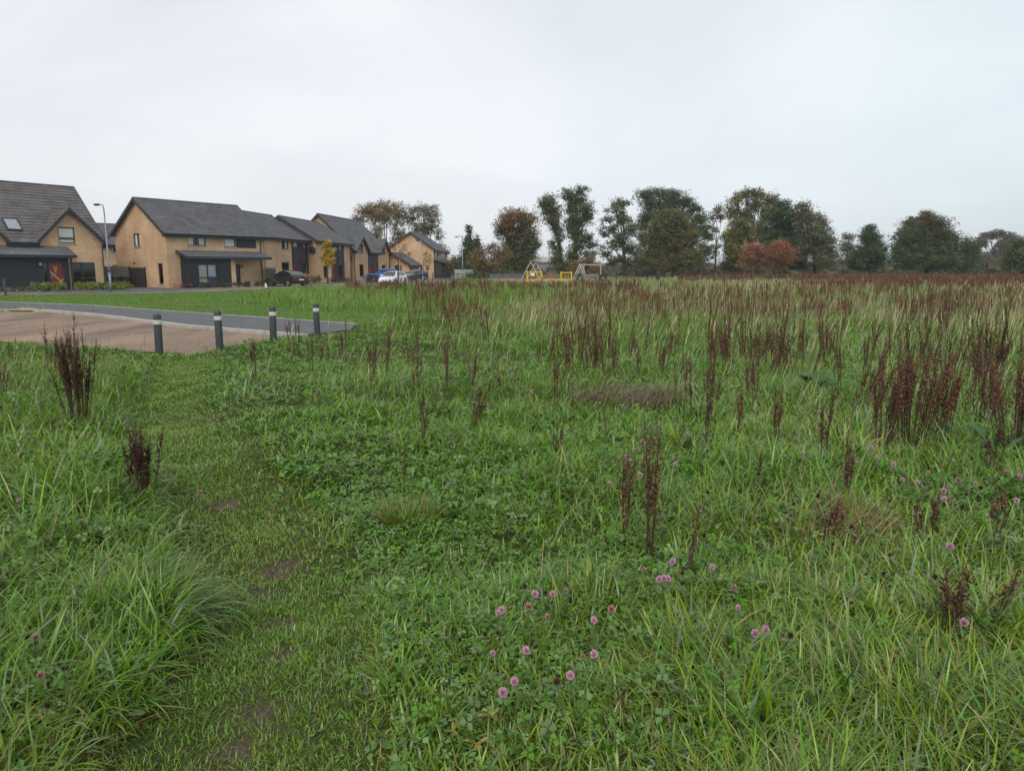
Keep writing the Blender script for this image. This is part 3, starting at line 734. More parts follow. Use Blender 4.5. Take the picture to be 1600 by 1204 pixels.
hE = House('brick_house', 'tall buff brick house with two gabled dormers above a dark two-storey panel', at(553.7, 97), 955, 15.6, 9.2, 4.15, 8.6, 'tile_grey')
e1 = (hE.wl(553.9, 393.5)[0]+.15, hE.wl(568, 371), hE.wl(574.4, 395)[0]); E1 = (e1[0], (e1[0]+e1[2])/2, e1[2], e1[1][1])
e2 = (hE.wl(592.5, 395)[0], hE.wl(608.5, 399)[0]); e2 = (e2[0], min(e2[1], hE.L-.2)); E2 = (e2[0], (e2[0]+e2[1])/2, e2[1], E1[3])
ea, eb = hE.rect(560.8, 567.3, 381.5, 395.5), hE.rect(597, 601.5, 386.5, 398); ec, ed = hE.rect(562, 568.5, 413, 432), hE.rect(596.5, 602.5, 414, 423)
pE = hE.rect(575, 590.5, 397, 424); ef, eg = hE.rect(576, 582, 414.5, 430), hE.rect(584, 590, 414.5, 430)
pE = (pE[0], pE[1], .05, 3.95); ef = (ef[0], ef[1], .06, ef[3]); eg = (eg[0], eg[1], .06, eg[3])
walls(hE, [ea, eb, ec, ed, ef, eg], [], (E1, E2)); main_roof(hE, gables=(E1, E2))
panel(hE, hE.front, pE, holes=[ef, eg])
for r_ in (ea, eb, ec, ed): window(hE, hE.front, r_, 1, None)
door(hE, hE.front, ef, M['red_door']); door(hE, hE.front, eg, M['red_door']); downpipe(hE, .12, 3.9); downpipe(hE, hE.L-.1, 3.9)
dish(hE, 547, 404)

hF = House('brick_house', 'far buff brick house showing its broad gable, at the end of the street', at(678, 122), 850, 17.5, 7.6, 4.85, 7.45, 'tile_grey')
gF = hF.rect(624, 631.5, 390.5, 400.5, gable=True); gF2 = hF.rect(657, 662, 415, 424, gable=True)
f1, f2 = hF.rect(681, 684.5, 391, 402), hF.rect(690, 696.5, 391.5, 403)
f1 = f1[:3]+(min(f1[3], 4.6),); f2 = f2[:3]+(min(f2[3], 4.6),)
walls(hF, [f1, f2], [gF, gF2]); main_roof(hF)
window(hF, hF.left, gF, 2, 'blind'); window(hF, hF.left, gF2, 1, None); window(hF, hF.front, f1, 1, None); window(hF, hF.front, f2, 2, None)
fF = bay(hF, .5, hF.L*.72, 1.25, 2.7, [], 2.5); lean_to(hF, .2, hF.L+.3, 3.0, 2.55, 1.7)

# small brick lobby with a tiled hipped lean-to, at the foot of the far gable
hP = House('porch', 'small brick porch with tiled lean-to roof below the far gable', at(640, 113), 900, 7.0, 5.2, 2.35, 3.95, 'tile_brown', cat='porch', group=None)
p1, p2, p3 = hP.rect(616, 624, 417, 430, gable=True), (.8, 1.7, .3, 2.1), (2.6, 3.6, .06, 2.1)
p1 = (1.2, 2.3, .06, 2.1); p4 = (3.1, 4.2, .9, 2.1)
walls(hP, [p2], [p1, p4]); main_roof(hP, .5, .5); window(hP, hP.left, p4, 1, 'curtain'); door(hP, hP.left, p1, M['dark_clad']); window(hP, hP.front, p2, 1, None)

# a house set back, seen between the first two
hG = House('brick_house', 'buff brick house set back behind the timber fence, only its front corner showing', at(150, 92), 1700, 9.5, 8, 4.75, 7.3, 'tile_grey')
gq = hG.rect(173.5, 188, 383, 394); gq2 = hG.rect(176, 191, 414.5, 424)
walls(hG, [gq, gq2], []); main_roof(hG); window(hG, hG.front, gq, 2, 'curtain'); window(hG, hG.front, gq2, 2, 'blind')
# ---------------------------------------------------------------- trees: trunk with limbs, crown of leaf sprays spread through its volume
GREEN, DARK, OLIVE, RUST, YEL, BROWN, RED, GREY = (.075,.105,.034), (.055,.085,.038), (.125,.125,.042), (.27,.135,.040), (.32,.23,.04), (.14,.098,.052), (.31,.125,.070), (.12,.12,.08)
def crown_mesh(name, lobes, pal, leaf, dens, parent, seed, top=None, sparse=1.0, per=34, spray=1.0):
    g = np.random.default_rng(seed); Vs, Cs = [], []
    ztop = max(l[0][2]+l[1][2] for l in lobes); zbot = min(l[0][2]-l[1][2] for l in lobes)
    cols = np.array([c for c, _ in pal]); pw = np.array([q for _, q in pal], float); pw /= pw.sum()
    for (c, r) in lobes:
        vol = r[0]*r[1]*r[2]; n = max(5, int(dens*sparse*(vol**.667)*6.8))
        d = g.normal(size=(n, 3)); d /= np.linalg.norm(d, axis=1)[:, None]
        rad = g.random(n)**.42*1.02
        cc = np.array(c) + d*rad[:, None]*np.array(r)*(1 + .22*g.normal(size=(n, 1)))
        cr = spray*(.34+.42*g.random(n))*min(1.0, (vol**.333)/1.6+.25)
        ci = g.choice(len(cols), n, p=pw); cl = 1.22*cols[ci]*(.72+.56*g.random((n, 1)))
        if top is not None:
            t = sstep(.55, .95, (cc[:, 2]-zbot)/(ztop-zbot) + .18*g.normal(size=n)); k = g.random(n) < t*.85
            cl[k] = np.array(top)*(.7+.6*g.random((k.sum(), 1)))
        m = per
        p = cc[:, None, :] + np.clip(g.normal(size=(n, m, 3)), -2, 2)*cr[:, None, None]*np.array([.62, .62, .46])
        p = p.reshape(-1, 3); colr = np.repeat(cl, m, 0)*(.75+.5*g.random((n*m, 1)))
        a = g.normal(size=p.shape); a /= np.linalg.norm(a, axis=1)[:, None]
        out = p - np.array(c); out /= (np.linalg.norm(out, axis=1)[:, None]+1e-6)
        nr = out*.5 + np.array([0, 0, .5]) + g.normal(size=p.shape)*.7
        b = np.cross(nr, a); b /= (np.linalg.norm(b, axis=1)[:, None]+1e-6)
        s = leaf*(.55+.9*g.random((len(p), 1))); a2 = np.cross(b, nr); a2 /= (np.linalg.norm(a2, axis=1)[:, None]+1e-6)
        Vs.append(np.stack([p-a2*s*.5, p+b*s*.30, p+a2*s*.55, p-b*s*.30], 1)); Cs.append(np.repeat(colr, 4, 0))
    V = np.concatenate(Vs).reshape(-1, 3); C = np.concatenate(Cs)
    return np_mesh(name, V, np.arange(len(V)).reshape(-1, 4), M['leaf'], C, smooth=False, parent=parent)
def tree(name, label, base, Yd, lobes, pal, leaf=.22, dens=4.5, top=None, sparse=1.0, trunk=.28, seed=None, fork=.35, group=None, limbs=True, depth=.8, per=36, spray=1.0, cat='tree', zb=LOW):
    seed = seed if seed is not None else int(base*7+Yd)
    g = random.Random(seed); bx, by = at(base, Yd, zb); root = tag(empty(name, (bx, by, zb)), label, cat, group)
    k = Yd*1.0/F*1.026; L = []
    for (cx, cy, rx, ry) in lobes:
        p = D(cx, cy, Yd); r = (rx*k, min(rx, ry*1.6)*k*depth+.2, ry*k)
        L.append(((p.x-bx, g.uniform(-.5, .5)*max(r[0], .4), p.z-zb), r))
    crown_mesh('crown', L, pal, leaf, dens, root, seed, top, sparse, per, spray)
    if limbs:
        mb = MB(); ztop = max(c[2] for c, r in L); zlow = min(c[2]-r[2] for c, r in L); zf = max(.6, ztop*fork)
        cx_ = sum(c[0]*r[0] for c, r in L)/sum(r[0] for c, r in L)
        pts = [(0, 0, -.1), (.1*cx_, 0, zf*.5), (.3*cx_+g.uniform(-.2,.2), g.uniform(-.2,.2), zf)]
        mb.tube(pts, [trunk*1.25, trunk, trunk*.85], 8, cap=False)
        for (c, r) in L:
            b0 = Vector(pts[2]) if c[2] > zf*1.15 else Vector(pts[1]); e = Vector(c); md = b0.lerp(e, .5) + Vector((g.uniform(-.3,.3), g.uniform(-.3,.3), -.08*(e-b0).length+g.uniform(0,.5)))
            w0 = trunk*.55*min(1, .5+r[0]/3)
            mb.tube([b0, md, e], [w0, w0*.6, w0*.32], 5, cap=False)
            for j in range(7):                                # twigs out to the sprays
                dr = Vector((g.gauss(0,1), g.gauss(0,1), g.gauss(.25,.9))).normalized(); s0 = md.lerp(e, g.uniform(.35, 1))
                t = e + Vector((dr.x*r[0], dr.y*r[1], dr.z*r[2]))*g.uniform(.6, .98); q = s0.lerp(t, .5)+Vector((g.uniform(-.15,.15), 0, g.uniform(0,.25)))
                mb.tube([s0, q, t], [w0*.28, w0*.18, .018], 4, cap=False)
        mb.build('trunk', M['bark'], root, smooth=True)
    return root
TG = 'trees along the far side of the field'
# behind the houses
tree('broadleaf_tree', 'thin-crowned autumn tree with orange top, rising behind the steep dormer house roof', 604, 158, [(578,330,26,12),(600,338,26,16),(560,346,14,9),(625,336,13,18),(588,362,12,16),(622,368,14,18),(604,322,22,8),(650,385,12,16),(600,395,22,18)], [(OLIVE,3),(GREEN,2),(BROWN,2)], top=RUST, dens=3.0, trunk=.3, group=TG, fork=.3)
tree('broadleaf_tree', 'fan-shaped open tree with many pale limbs, behind the far gable house', 662, 160, [(660,328,26,11),(645,342,15,15),(676,343,12,17),(655,360,16,13),(686,366,7,11),(668,352,14,14),(640,372,10,12),(690,392,12,12)], [(OLIVE,3),(GREEN,1),(BROWN,2)], top=BROWN, dens=2.5, trunk=.3, group=TG, fork=.25)
tree('evergreen_tree', 'small dark narrow evergreen beside the two thin lamp posts', 736, 118, [(733,362,5,10),(731,375,6,10),(745,377,5,9),(736,388,11,11),(738,402,14,11),(728,400,8,14),(747,395,7,14)], [(DARK,4),(GREEN,1)], leaf=.22, dens=6, trunk=.15, group=TG, fork=.2)
tree('scrub_tree', 'straggly brown autumn thorn tree left of the orange-topped tree', 768, 112, [(752,398,14,10),(770,392,10,14),(782,404,14,14),(760,415,22,12),(745,410,14,12),(790,395,9,14)], [(RUST,2),(BROWN,3),(OLIVE,2)], leaf=.2, dens=3.2, trunk=.12, group=TG, fork=.25)
tree('broadleaf_tree', 'broad tree with orange top and dark green base left of the swings', 812, 120, [(800,340,22,13),(822,345,18,14),(788,356,17,14),(808,365,24,16),(828,372,13,14),(838,384,7,6),(812,390,22,16),(826,398,14,16),(796,385,16,14),(815,412,24,14),(790,405,18,16)], [(GREEN,3),(DARK,3),(OLIVE,2),(BROWN,1)], top=RUST, dens=5, trunk=.3, group=TG)
tree('broadleaf_tree', 'tall slender tree leaning left, just left of the tallest tree by the playground', 877, 122, [(856,313,15,11),(851,325,11,10),(866,330,15,13),(862,345,13,11),(870,358,11,10),(874,372,8,10),(866,382,8,8),(872,395,10,10),(868,410,10,10),(878,418,10,8)], [(GREEN,2),(OLIVE,2),(DARK,2),(BROWN,1)], dens=4, trunk=.26, group=TG, fork=.5)
tree('broadleaf_tree', 'tallest tree by the playground, tiered crown above the right-hand swing frame', 896, 124, [(887,303,12,8),(909,299,11,7),(900,312,16,9),(893,325,12,10),(912,326,14,12),(921,338,9,10),(905,345,15,12),(892,350,10,12),(900,365,14,11),(915,374,14,8),(926,383,8,5),(903,385,12,11),(920,397,11,7),(893,398,10,12),(888,415,12,10)], [(GREEN,2),(DARK,2),(OLIVE,2)], dens=4.2, trunk=.32, group=TG, fork=.4)
tree('autumn_bush', 'rust-brown bush under the tallest tree beside the playground', 913, 118, [(905,415,12,10),(918,410,12,10),(926,418,11,9),(898,422,9,7)], [(RUST,2),(BROWN,3),(OLIVE,2)], leaf=.2, dens=5, trunk=.1, group=TG, fork=.3, cat='bush')
tree('broadleaf_tree', 'feathery tiered tree with visible trunk, on the left of the big group', 976, 128, [(972,316,16,6),(962,328,16,7),(950,344,11,5),(972,344,16,9),(954,358,14,6),(945,365,9,4),(984,360,12,12),(968,372,12,8),(958,385,14,7),(945,396,10,6),(984,388,12,12),(968,405,12,6),(984,412,10,10),(955,410,9,6)], [(GREEN,3),(GREY,2),(OLIVE,2),(DARK,1)], leaf=.24, dens=3.4, trunk=.3, group=TG, fork=.42)
tree('broadleaf_tree', 'great dark spreading tree behind the brownish dome-shaped one', 1035, 140, [(1008,304,13,8),(1028,301,15,7),(1050,304,14,8),(1015,318,18,10),(1045,318,22,11),(1070,318,16,10),(1084,327,11,8),(1030,335,24,13),(1062,338,22,12),(1090,343,15,10),(1100,356,11,8),(1108,370,9,7),(1082,362,15,14),(1102,388,11,10),(1094,404,14,14),(1008,345,13,16),(1006,375,13,18),(1000,405,14,16)], [(DARK,3),(GREEN,3),(OLIVE,1)], dens=4.6, trunk=.45, group=TG, fork=.3)
tree('broadleaf_tree', 'dense olive-brown dome-shaped tree standing in front of the great dark tree', 1052, 120, [(1048,340,20,11),(1035,354,22,13),(1066,352,20,13),(1050,366,28,14),(1026,376,16,16),(1078,374,16,16),(1048,388,30,16),(1022,402,18,16),(1076,402,20,17),(1048,412,30,13)], [(OLIVE,4),(BROWN,3),(GREEN,2)], leaf=.22, dens=6, trunk=.3, group=TG, fork=.25)
tree('broadleaf_tree', 'thin wispy tree in the gap between the two big groups', 1117, 132, [(1120,328,10,7),(1128,338,8,7),(1113,342,6,6),(1118,360,6,6),(1119,384,7,7),(1114,400,6,7)], [(BROWN,2),(OLIVE,3),(GREEN,1)], dens=2.6, trunk=.16, group=TG, fork=.5)
tree('broadleaf_tree', 'yellow-topped tall tree behind the dark green ones, above the red bushes', 1170, 140, [(1150,312,13,9),(1165,303,14,7),(1185,303,17,7),(1205,314,13,9),(1145,330,13,12),(1178,320,18,10),(1168,338,18,14),(1200,332,16,14),(1180,362,26,18)], [(OLIVE,4),(YEL,1),(GREEN,2),(BROWN,1)], top=(.15,.12,.03), dens=4, trunk=.35, group=TG, fork=.35)
tree('broadleaf_tree', 'mid-green yellowish bushy tree at the left end of the right group', 1155, 122, [(1152,352,16,11),(1146,370,17,14),(1165,368,16,16),(1140,392,14,16),(1160,395,20,18),(1150,412,24,12)], [(GREEN,3),(OLIVE,3),(YEL,1)], dens=5.4, trunk=.26, group=TG, fork=.25)
tree('broadleaf_tree', 'dense dark green round tree directly behind the red bushes', 1226, 130, [(1222,323,15,9),(1210,338,18,12),(1236,338,16,13),(1222,356,26,15),(1206,378,20,17),(1242,374,18,18),(1225,396,30,18),(1240,410,22,12),(1200,402,18,14)], [(DARK,4),(GREEN,3)], dens=5.6, trunk=.36, group=TG, fork=.25)
tree('broadleaf_tree', 'lighter airy green-brown tree at the right end of the big group', 1272, 126, [(1254,324,10,9),(1264,338,13,12),(1250,345,12,14),(1282,350,13,14),(1266,362,18,14),(1292,372,12,14),(1276,384,20,15),(1252,388,14,18),(1298,396,12,13),(1280,408,24,13)], [(GREEN,3),(OLIVE,2),(BROWN,2),(DARK,1)], dens=4.4, trunk=.3, group=TG, fork=.3)
for (lb, bs, lo) in (('rounded red-leaved autumn bush, the left one of the touching pair', 1182, [(1180,388,17,9),(1170,398,15,10),(1192,398,14,11),(1180,411,26,11)]), ('rounded red-leaved autumn bush, the right one of the touching pair', 1220, [(1218,386,15,10),(1208,398,12,10),(1230,398,13,11),(1219,411,24,11)])):
    tree('autumn_bush', lb, bs, 104, lo, [(RED,3),(BROWN,2),(RUST,1),(OLIVE,1)], leaf=.16, dens=6, trunk=.1, top=(.33,.115,.065), group=TG, fork=.25, cat='bush')
tree('broadleaf_tree', 'far pale brown tree half hidden left of the lone dark tree', 1324, 180, [(1324,371,11,6),(1318,385,10,10),(1330,392,12,12),(1322,408,16,12)], [(BROWN,2),(GREY,3),(OLIVE,2)], dens=3.4, trunk=.25, group=TG, fork=.3)
tree('broadleaf_tree', 'lone compact dark green tree between the big group and the large dome', 1360, 128, [(1357,358,10,8),(1352,372,14,11),(1368,376,12,12),(1380,388,6,4),(1358,392,20,14),(1342,404,14,13),(1374,404,14,13),(1358,413,26,10)], [(DARK,3),(GREEN,3)], dens=5.2, trunk=.24, group=TG, fork=.3)
tree('broadleaf_tree', 'large dense dome-shaped tree with brown-tinged top on the right', 1448, 128, [(1446,340,14,8),(1432,350,20,11),(1460,350,20,11),(1414,366,17,12),(1446,366,28,13),(1474,366,16,12),(1410,386,18,14),(1444,388,34,16),(1474,388,18,16),(1408,406,20,15),(1446,408,36,14),(1470,408,22,14)], [(DARK,3),(GREEN,4),(OLIVE,1)], top=BROWN, dens=5.6, trunk=.4, group=TG, fork=.25)
tree('broadleaf_tree', 'lower dark green tree joined to the right side of the large dome', 1505, 134, [(1492,374,14,9),(1508,384,16,11),(1488,392,18,14),(1516,400,16,14),(1500,410,30,13)], [(DARK,3),(GREEN,3),(GREY,1)], dens=5, trunk=.25, group=TG, fork=.25)
tree('broadleaf_tree', 'distant grey arched tree with a sky hole, near the right edge', 1560, 230, [(1530,378,10,8),(1545,368,13,6),(1562,365,14,5),(1577,372,10,7),(1524,390,8,9),(1570,384,14,9),(1556,395,9,8),(1585,392,10,12),(1535,404,18,10),(1570,406,22,12)], [(GREY,4),(BROWN,2)], leaf=.34, dens=3.6, trunk=.4, group=TG, fork=.3)
tree('broadleaf_tree', 'bright dark green bushy tree cut off by the right edge of the view', 1598, 110, [(1594,380,13,9),(1582,394,13,11),(1604,394,14,14),(1578,409,12,11),(1600,410,22,13),(1620,390,16,18)], [(GREEN,4),(DARK,2)], dens=5.4, trunk=.25, group=TG, fork=.25)
# low far scrub, hedgerows and distant woods along the edge of the field
def scrub(name, label, span, Yr, tops, pal, n, leaf, seed, kind='stuff', zb=LOW, thick=2.5):
    g = np.random.default_rng(seed); L = []
    for i in range(n):
        px = g.uniform(*span); Yd = g.uniform(*Yr); top = np.interp(px, [t[0] for t in tops], [t[1] for t in tops]); p = D(px, top, Yd); x, y = at(px, Yd, zb)
        hz = max(.5, p.z-zb)*(.7+.4*g.random()); r = hz*.55
        L.append(((x, y, zb+hz-r), (r*1.3, r, r)));
        if hz > 2: L.append(((x, y, zb+hz*.3), (r*1.2, r, hz*.3)))
    o = crown_mesh(name, L, pal, leaf, 2.2, None, seed, per=18)
    return tag(o, label, None, None, kind)
scrub('far_hedgerow', None, (690, 1640), (150, 200), [(690,418),(740,414),(830,421),(880,420),(960,416),(1000,414),(1110,411),(1140,413),(1320,412),(1390,413),(1500,408),(1560,400),(1640,408)], [(DARK,1),(GREY,3),(BROWN,2),(OLIVE,1)], 150, .36, 31)
scrub('distant_woods', None, (640, 1640), (330, 420), [(640,414),(780,413),(850,417),(935,413),(1000,410),(1120,411),(1330,408),(1400,412),(1640,408)], [(GREY,3),(DARK,1),(BROWN,1)], 170, .9, 32)
scrub('far_hedgerow', None, (735, 835), (108, 116), [(735,424),(790,425),(835,424)], [(DARK,3),(BROWN,2)], 40, .22, 33)
tree('scrub_tree', 'olive scrub bushes behind the pale green panel fence', 718, 124, [(712,408,12,9),(700,416,12,8),(726,414,12,9)], [(OLIVE,3),(BROWN,2),(GREEN,1)], leaf=.2, dens=4, trunk=.1, group=TG, cat='bush')
# young street trees
def stake(parent, x, h):
    mb = MB(); mb.tube([(x, 0, 0), (x, 0, h)], .035, 6); mb.build('stake', M['timber_pale'], parent)
YG = 'young trees along the street'
t = tree('young_tree', 'golden yellow young street tree in full leaf before the houses', 512, 80, [(513,379,5,5),(510,390,8,8),(517,392,7,8),(508,403,7,8),(516,405,7,8),(512,412,8,4)], [((.50,.35,.03),3),((.46,.27,.03),3),(OLIVE,2)], leaf=.12, dens=16, trunk=.07, group=YG, fork=.6, per=30, spray=.6)
stake(t, .25, 1.5)
t = tree('young_tree', 'nearly bare young street tree with stake, in front of the white car', 622, 66, [(622,378,5,4),(617,388,6,5),(632,386,6,5),(624,396,8,4),(640,398,4,3)], [(OLIVE,2),(RUST,2),(BROWN,1)], leaf=.10, dens=4.5, trunk=.05, group=YG, fork=.6, per=14, spray=.7)
stake(t, .2, 2.6)
t = tree('young_tree', 'thin young tree with yellowing leaves behind the grey pole', 669, 76, [(666,396,4,6),(664,408,5,8),(672,404,4,6),(667,418,4,5)], [(YEL,2),(OLIVE,3),(RUST,1)], leaf=.11, dens=9, trunk=.05, group=YG, fork=.55, per=18, spray=.6)
# ---------------------------------------------------------------- bollards, lamp posts
BG = 'black bollards closing the end of the brown road'
def bollard(px, by, ty, label, band=True, r=.078):
    x, y = G(px, by, -.03 if band else LOW); h = D(px, ty, y).z - LOW
    root = tag(empty('bollard', (x, y, LOW)), label, 'bollard', BG if band else None)
    mb = MB(); mb.lathe([(r*.97, -.1), (r, 0), (r, h-.05), (r*.93, h-.02), (r*.7, h-.004), (r*.3, h+.006)], 20); mb.build('post', M['bollard'], root, smooth=True); root.rotation_euler = (random.uniform(-.02, .02), random.uniform(-.025, .025), 0)
    if band:
        mb = MB(); mb.lathe([(r+.003, h-.215), (r+.004, h-.21), (r+.004, h-.13), (r+.003, h-.125)], 20); mb.build('reflective_band', M['band'], root, smooth=True)
bollard(248.5, 543, 490, 'white-banded black bollard at the left end of the row of four'); bollard(343, 537, 484.5, 'second white-banded black bollard from the left, where the trodden path meets the road')
bollard(427, 528, 478.5, 'third white-banded black bollard from the left, at the kerb end'); bollard(496, 517, 473.5, 'white-banded black bollard at the right end of the row, before the footpath')
bollard(9, 462, 435.5, 'plain dark bollard without band, at the lawn corner before the red-door house', False)
def lamp(px, Y_, ty, hx, hy, label, r=.07, m='galv'):
    x, y = at(px, Y_); h = D(px, ty, Y_).z - LOW; root = tag(empty('street_lamp', (x, y, LOW)), label, 'street lamp', 'street lamps along the road')
    hp = D(hx, hy, Y_); dx = hp.x - x; hz = hp.z - LOW
    mb = MB(); mb.tube([(0,0,-.1), (0,0,h*.22)], [r*1.25, r*1.25], 10); mb.tube([(0,0,h*.22), (0,0,h*.3), (0,0,h*.88)], [r*1.2, r*.85, r*.6], 10)
    mb.tube([(0,0,h*.87), (dx*.02,0,h*.95), (dx*.15,0,h-.06), (dx*.45,0,h), (dx*.7,0,hz)], [r*.6]*5, 8); mb.build('column', M[m], root, smooth=True)
    mb = MB(); s = 1 if dx > 0 else -1; L = max(.45, abs(dx)*.5)
    for i, (t, w_, z0, z1) in enumerate([(0,.05,-.03,.05),(.25,.11,-.05,.09),(.8,.12,-.04,.06),(1,.05,-.01,.03)]): pass
    pr = [(0,.05,-.03,.05),(.25,.11,-.06,.09),(.8,.12,-.05,.06),(1,.05,-.01,.03)]; b = len(mb.v)
    for t, w_, z0, z1 in pr: mb.v += [(dx*.68+s*L*t, y_, hz+z_) for y_, z_ in ((-w_, z0), (w_, z0), (w_, z1), (-w_, z1))]
    for i in range(3):
        for k in range(4): mb.f.append((b+i*4+k, b+i*4+(k+1)%4, b+i*4+4+(k+1)%4, b+i*4+4+k)); mb.mi.append(0)
    mb.f += [(b,b+1,b+2,b+3), (b+12,b+13,b+14,b+15)]; mb.mi += [0,0]
    hd = mb.build('lamp_head', M['dark_frame'], root)
    g = MB(); g.box(dx*.68+s*L*.3-.1, dx*.68+s*L*.75, -.09, .09, hz-.075, hz-.052); g.build('lens', M['lens'], hd)
lamp(173.5, G(174, 455.5, LOW)[1], 319.5, 153, 320, 'grey steel street lamp standing alone on the lawn edge before the first houses')
lamp(661, 70, 377, 655, 375.5, 'slim grey street lamp column right of the white car', .06)
lamp(723, 104, 368.5, 712, 370.5, 'far street lamp with its arm to the left, in front of the narrow evergreen', .08)
lamp(727.5, 122, 383, 735, 383, 'farthest and shortest street lamp, just right of another', .07)

# ---------------------------------------------------------------- bins, fences, gates
def bin_(px, Y_, label, lid, rz=0.0, h=1.05):
    x, y = at(px, Y_); root = tag(empty('wheelie_bin', (x, y, LOW), rz), label, 'bin', 'wheelie bins by the houses')
    mb = MB(); a, b, t = (.22, .25), (.28, .34), h*.9; i = 0
    P = [(-a[0],-a[1],.06),(a[0],-a[1],.06),(a[0],a[1],.06),(-a[0],a[1],.06),(-b[0],-b[1],t),(b[0],-b[1],t),(b[0],b[1],t),(-b[0],b[1],t)]
    mb.v += P
    for q in ((0,3,2,1),(4,5,6,7),(0,1,5,4),(1,2,6,5),(2,3,7,6),(3,0,4,7)): mb.f.append(q); mb.mi.append(0)
    mb.box(-.30, .30, -.36, .36, t-.06, t-.015); mb.build('body', M['bin_plastic'], root)
    mb = MB(); mb.prism([(-.31,-.39,t), (-.31,.36,t), (-.31,.38,t+.07), (-.31,-.1,t+.10), (-.31,-.38,t+.04)], (.62,0,0)); l = mb.build('lid', M[lid], root)
    mb = MB(); mb.tube([(-.25,.42,t+.02),(.25,.42,t+.02)], .018, 6); mb.build('handle', M['bin_plastic'], l)
    for s in (-1, 1):
        mb = MB(); mb.tube([(s*.24-.03,.24,.1),(s*.24+.03,.24,.1)], .1, 12); mb.build('wheel', M['rubber'], root)
bin_(172.5, 65.4, 'black wheelie bin nearest the first house, left one of three by the fence', 'bin_plastic', .6); bin_(186, 65.2, 'blue-lidded wheelie bin in the middle of three by the fence', 'bin_lid_blue', .6); bin_(197.5, 65.0, 'black wheelie bin beside the dark gate, right one of three by the fence', 'bin_plastic', .6)
bin_(333, 64.2, 'dark wheelie bin with bright blue lid in front of the zinc-porch house', 'bin_lid_blue', .5)
bin_(578.5, 86, 'left one of two blue-lidded black bins by the white car', 'bin_lid_blue', .3); bin_(587.5, 85.6, 'right one of two blue-lidded black bins, touching the white car in view', 'bin_lid_blue', .2)
def board_fence(name, label, cat, p, q, h, m, posts=True, bw=.14, z0=LOW, gap=.012):
    (x1, y1), (x2, y2) = p, q; L = math.hypot(x2-x1, y2-y1); root = tag(empty(name, (x1, y1, z0), math.atan2(y2-y1, x2-x1)), label, cat)
    mb = MB(); n = max(2, round(L/bw)); rr = random.Random(int(x1*10))
    for k in range(n): mb.box(L*k/n, L*(k+1)/n-gap, -.02+.015*(k % 2), .0+.015*(k % 2), .05, h+rr.uniform(-.015, .015))
    for z in (.3, h-.3): mb.box(0, L, .018, .06, z, z+.09)
    mb.build('boards', M[m], root)
    if posts:
        for k in range(2 if L < 3 else 3):
            x = L*k/(1 if L < 3 else 2); mb = MB(); mb.box(x-.05, x+.05, .062, .16, 0, h+.06); mb.build('post', M[m], root)
    return root
board_fence('timber_fence', 'grey weathered upright-board fence between the first two houses', 'fence', at(164, 66.8), at(203, 66.5), 1.85, 'timber_grey')
g = board_fence('timber_gate', 'dark brown upright-board gate against the plain gable', 'gate', at(203.5, 66.2), at(227.5, 65.9), 1.75, 'timber_dark')
mb = MB(); mb.box(1.15, 1.3, -.06, -.02, 1.0, 1.05); mb.build('latch', M['galv'], g)
board_fence('garden_gate', 'pale timber side gate right of the charcoal car house', 'gate', at(486.5, 84.5), at(495.3, 84.5), 1.8, 'timber_pale')
board_fence('garden_gate', 'pale timber side gate left of the tall dormer house', 'gate', at(543.5, 97.6), at(553.2, 97.6), 1.9, 'timber_pale')
r_ = empty('storage_box', (*at(424, 71.6), LOW), hC.root.rotation_euler.z-1.2); tag(r_, 'blue-grey tall storage box between the zinc-porch house and the charcoal car', 'storage box')
mb = MB(); mb.box(-.45,.45,-.35,.35,0,1.62); mb.build('body', M['dark_frame'], r_); mb = MB(); mb.prism([(-.5,-.4,1.62),(.5,-.4,1.62),(.5,.4,1.7),(-.5,.4,1.7)], (0,0,.05)); mb.build('lid', M['zinc'], r_)
board_fence('panel_fence', 'pale green panel fence at the far end of the street', 'fence', at(711, 116), at(739, 116), 1.45, 'pale_green_panel', bw=.3)
def railing(name, label, p, q, h, m, sp=.13, posts=6, z0=LOW, r=.014, cat='railing', mp=None):
    (x1, y1), (x2, y2) = p, q; L = math.hypot(x2-x1, y2-y1); root = tag(empty(name, (x1, y1, z0), math.atan2(y2-y1, x2-x1)), label, cat)
    mb = MB(); n = int(L/sp)
    for k in range(n+1): mb.tube([(L*k/n, 0, .08), (L*k/n, 0, h)], r, 4)
    for z in (.12, h-.08): mb.box(0, L, -.02, .02, z, z+.04)
    mb.build('bars', M[m], root)
    for k in range(posts+1): mb = MB(); x = L*k/posts; mb.box(x-.035, x+.035, .022, .09, 0, h+.08); mb.build('post', M[mp or m], root)
railing('railing', 'dark low railing in front of the far gable house drive', at(676, 98), at(742, 96), 1.0, 'black_metal', posts=5)
PY = 84.0
railing('playground_fence', 'thin grey fence along the left side of the playground', at(766, PY+8), at(822, PY), 1.0, 'galv', posts=4, cat='fence')
railing('playground_fence', 'short fence section between the two yellow gates', at(846.5, PY), at(875.5, PY+3), .95, 'galv', posts=2, cat='fence', mp='timber_orange')
railing('playground_fence', 'dark fence section right of the second yellow gate, under the climbing frame', at(894, PY+3), at(1012, PY+10), 1.0, 'black_metal', posts=7, cat='fence')
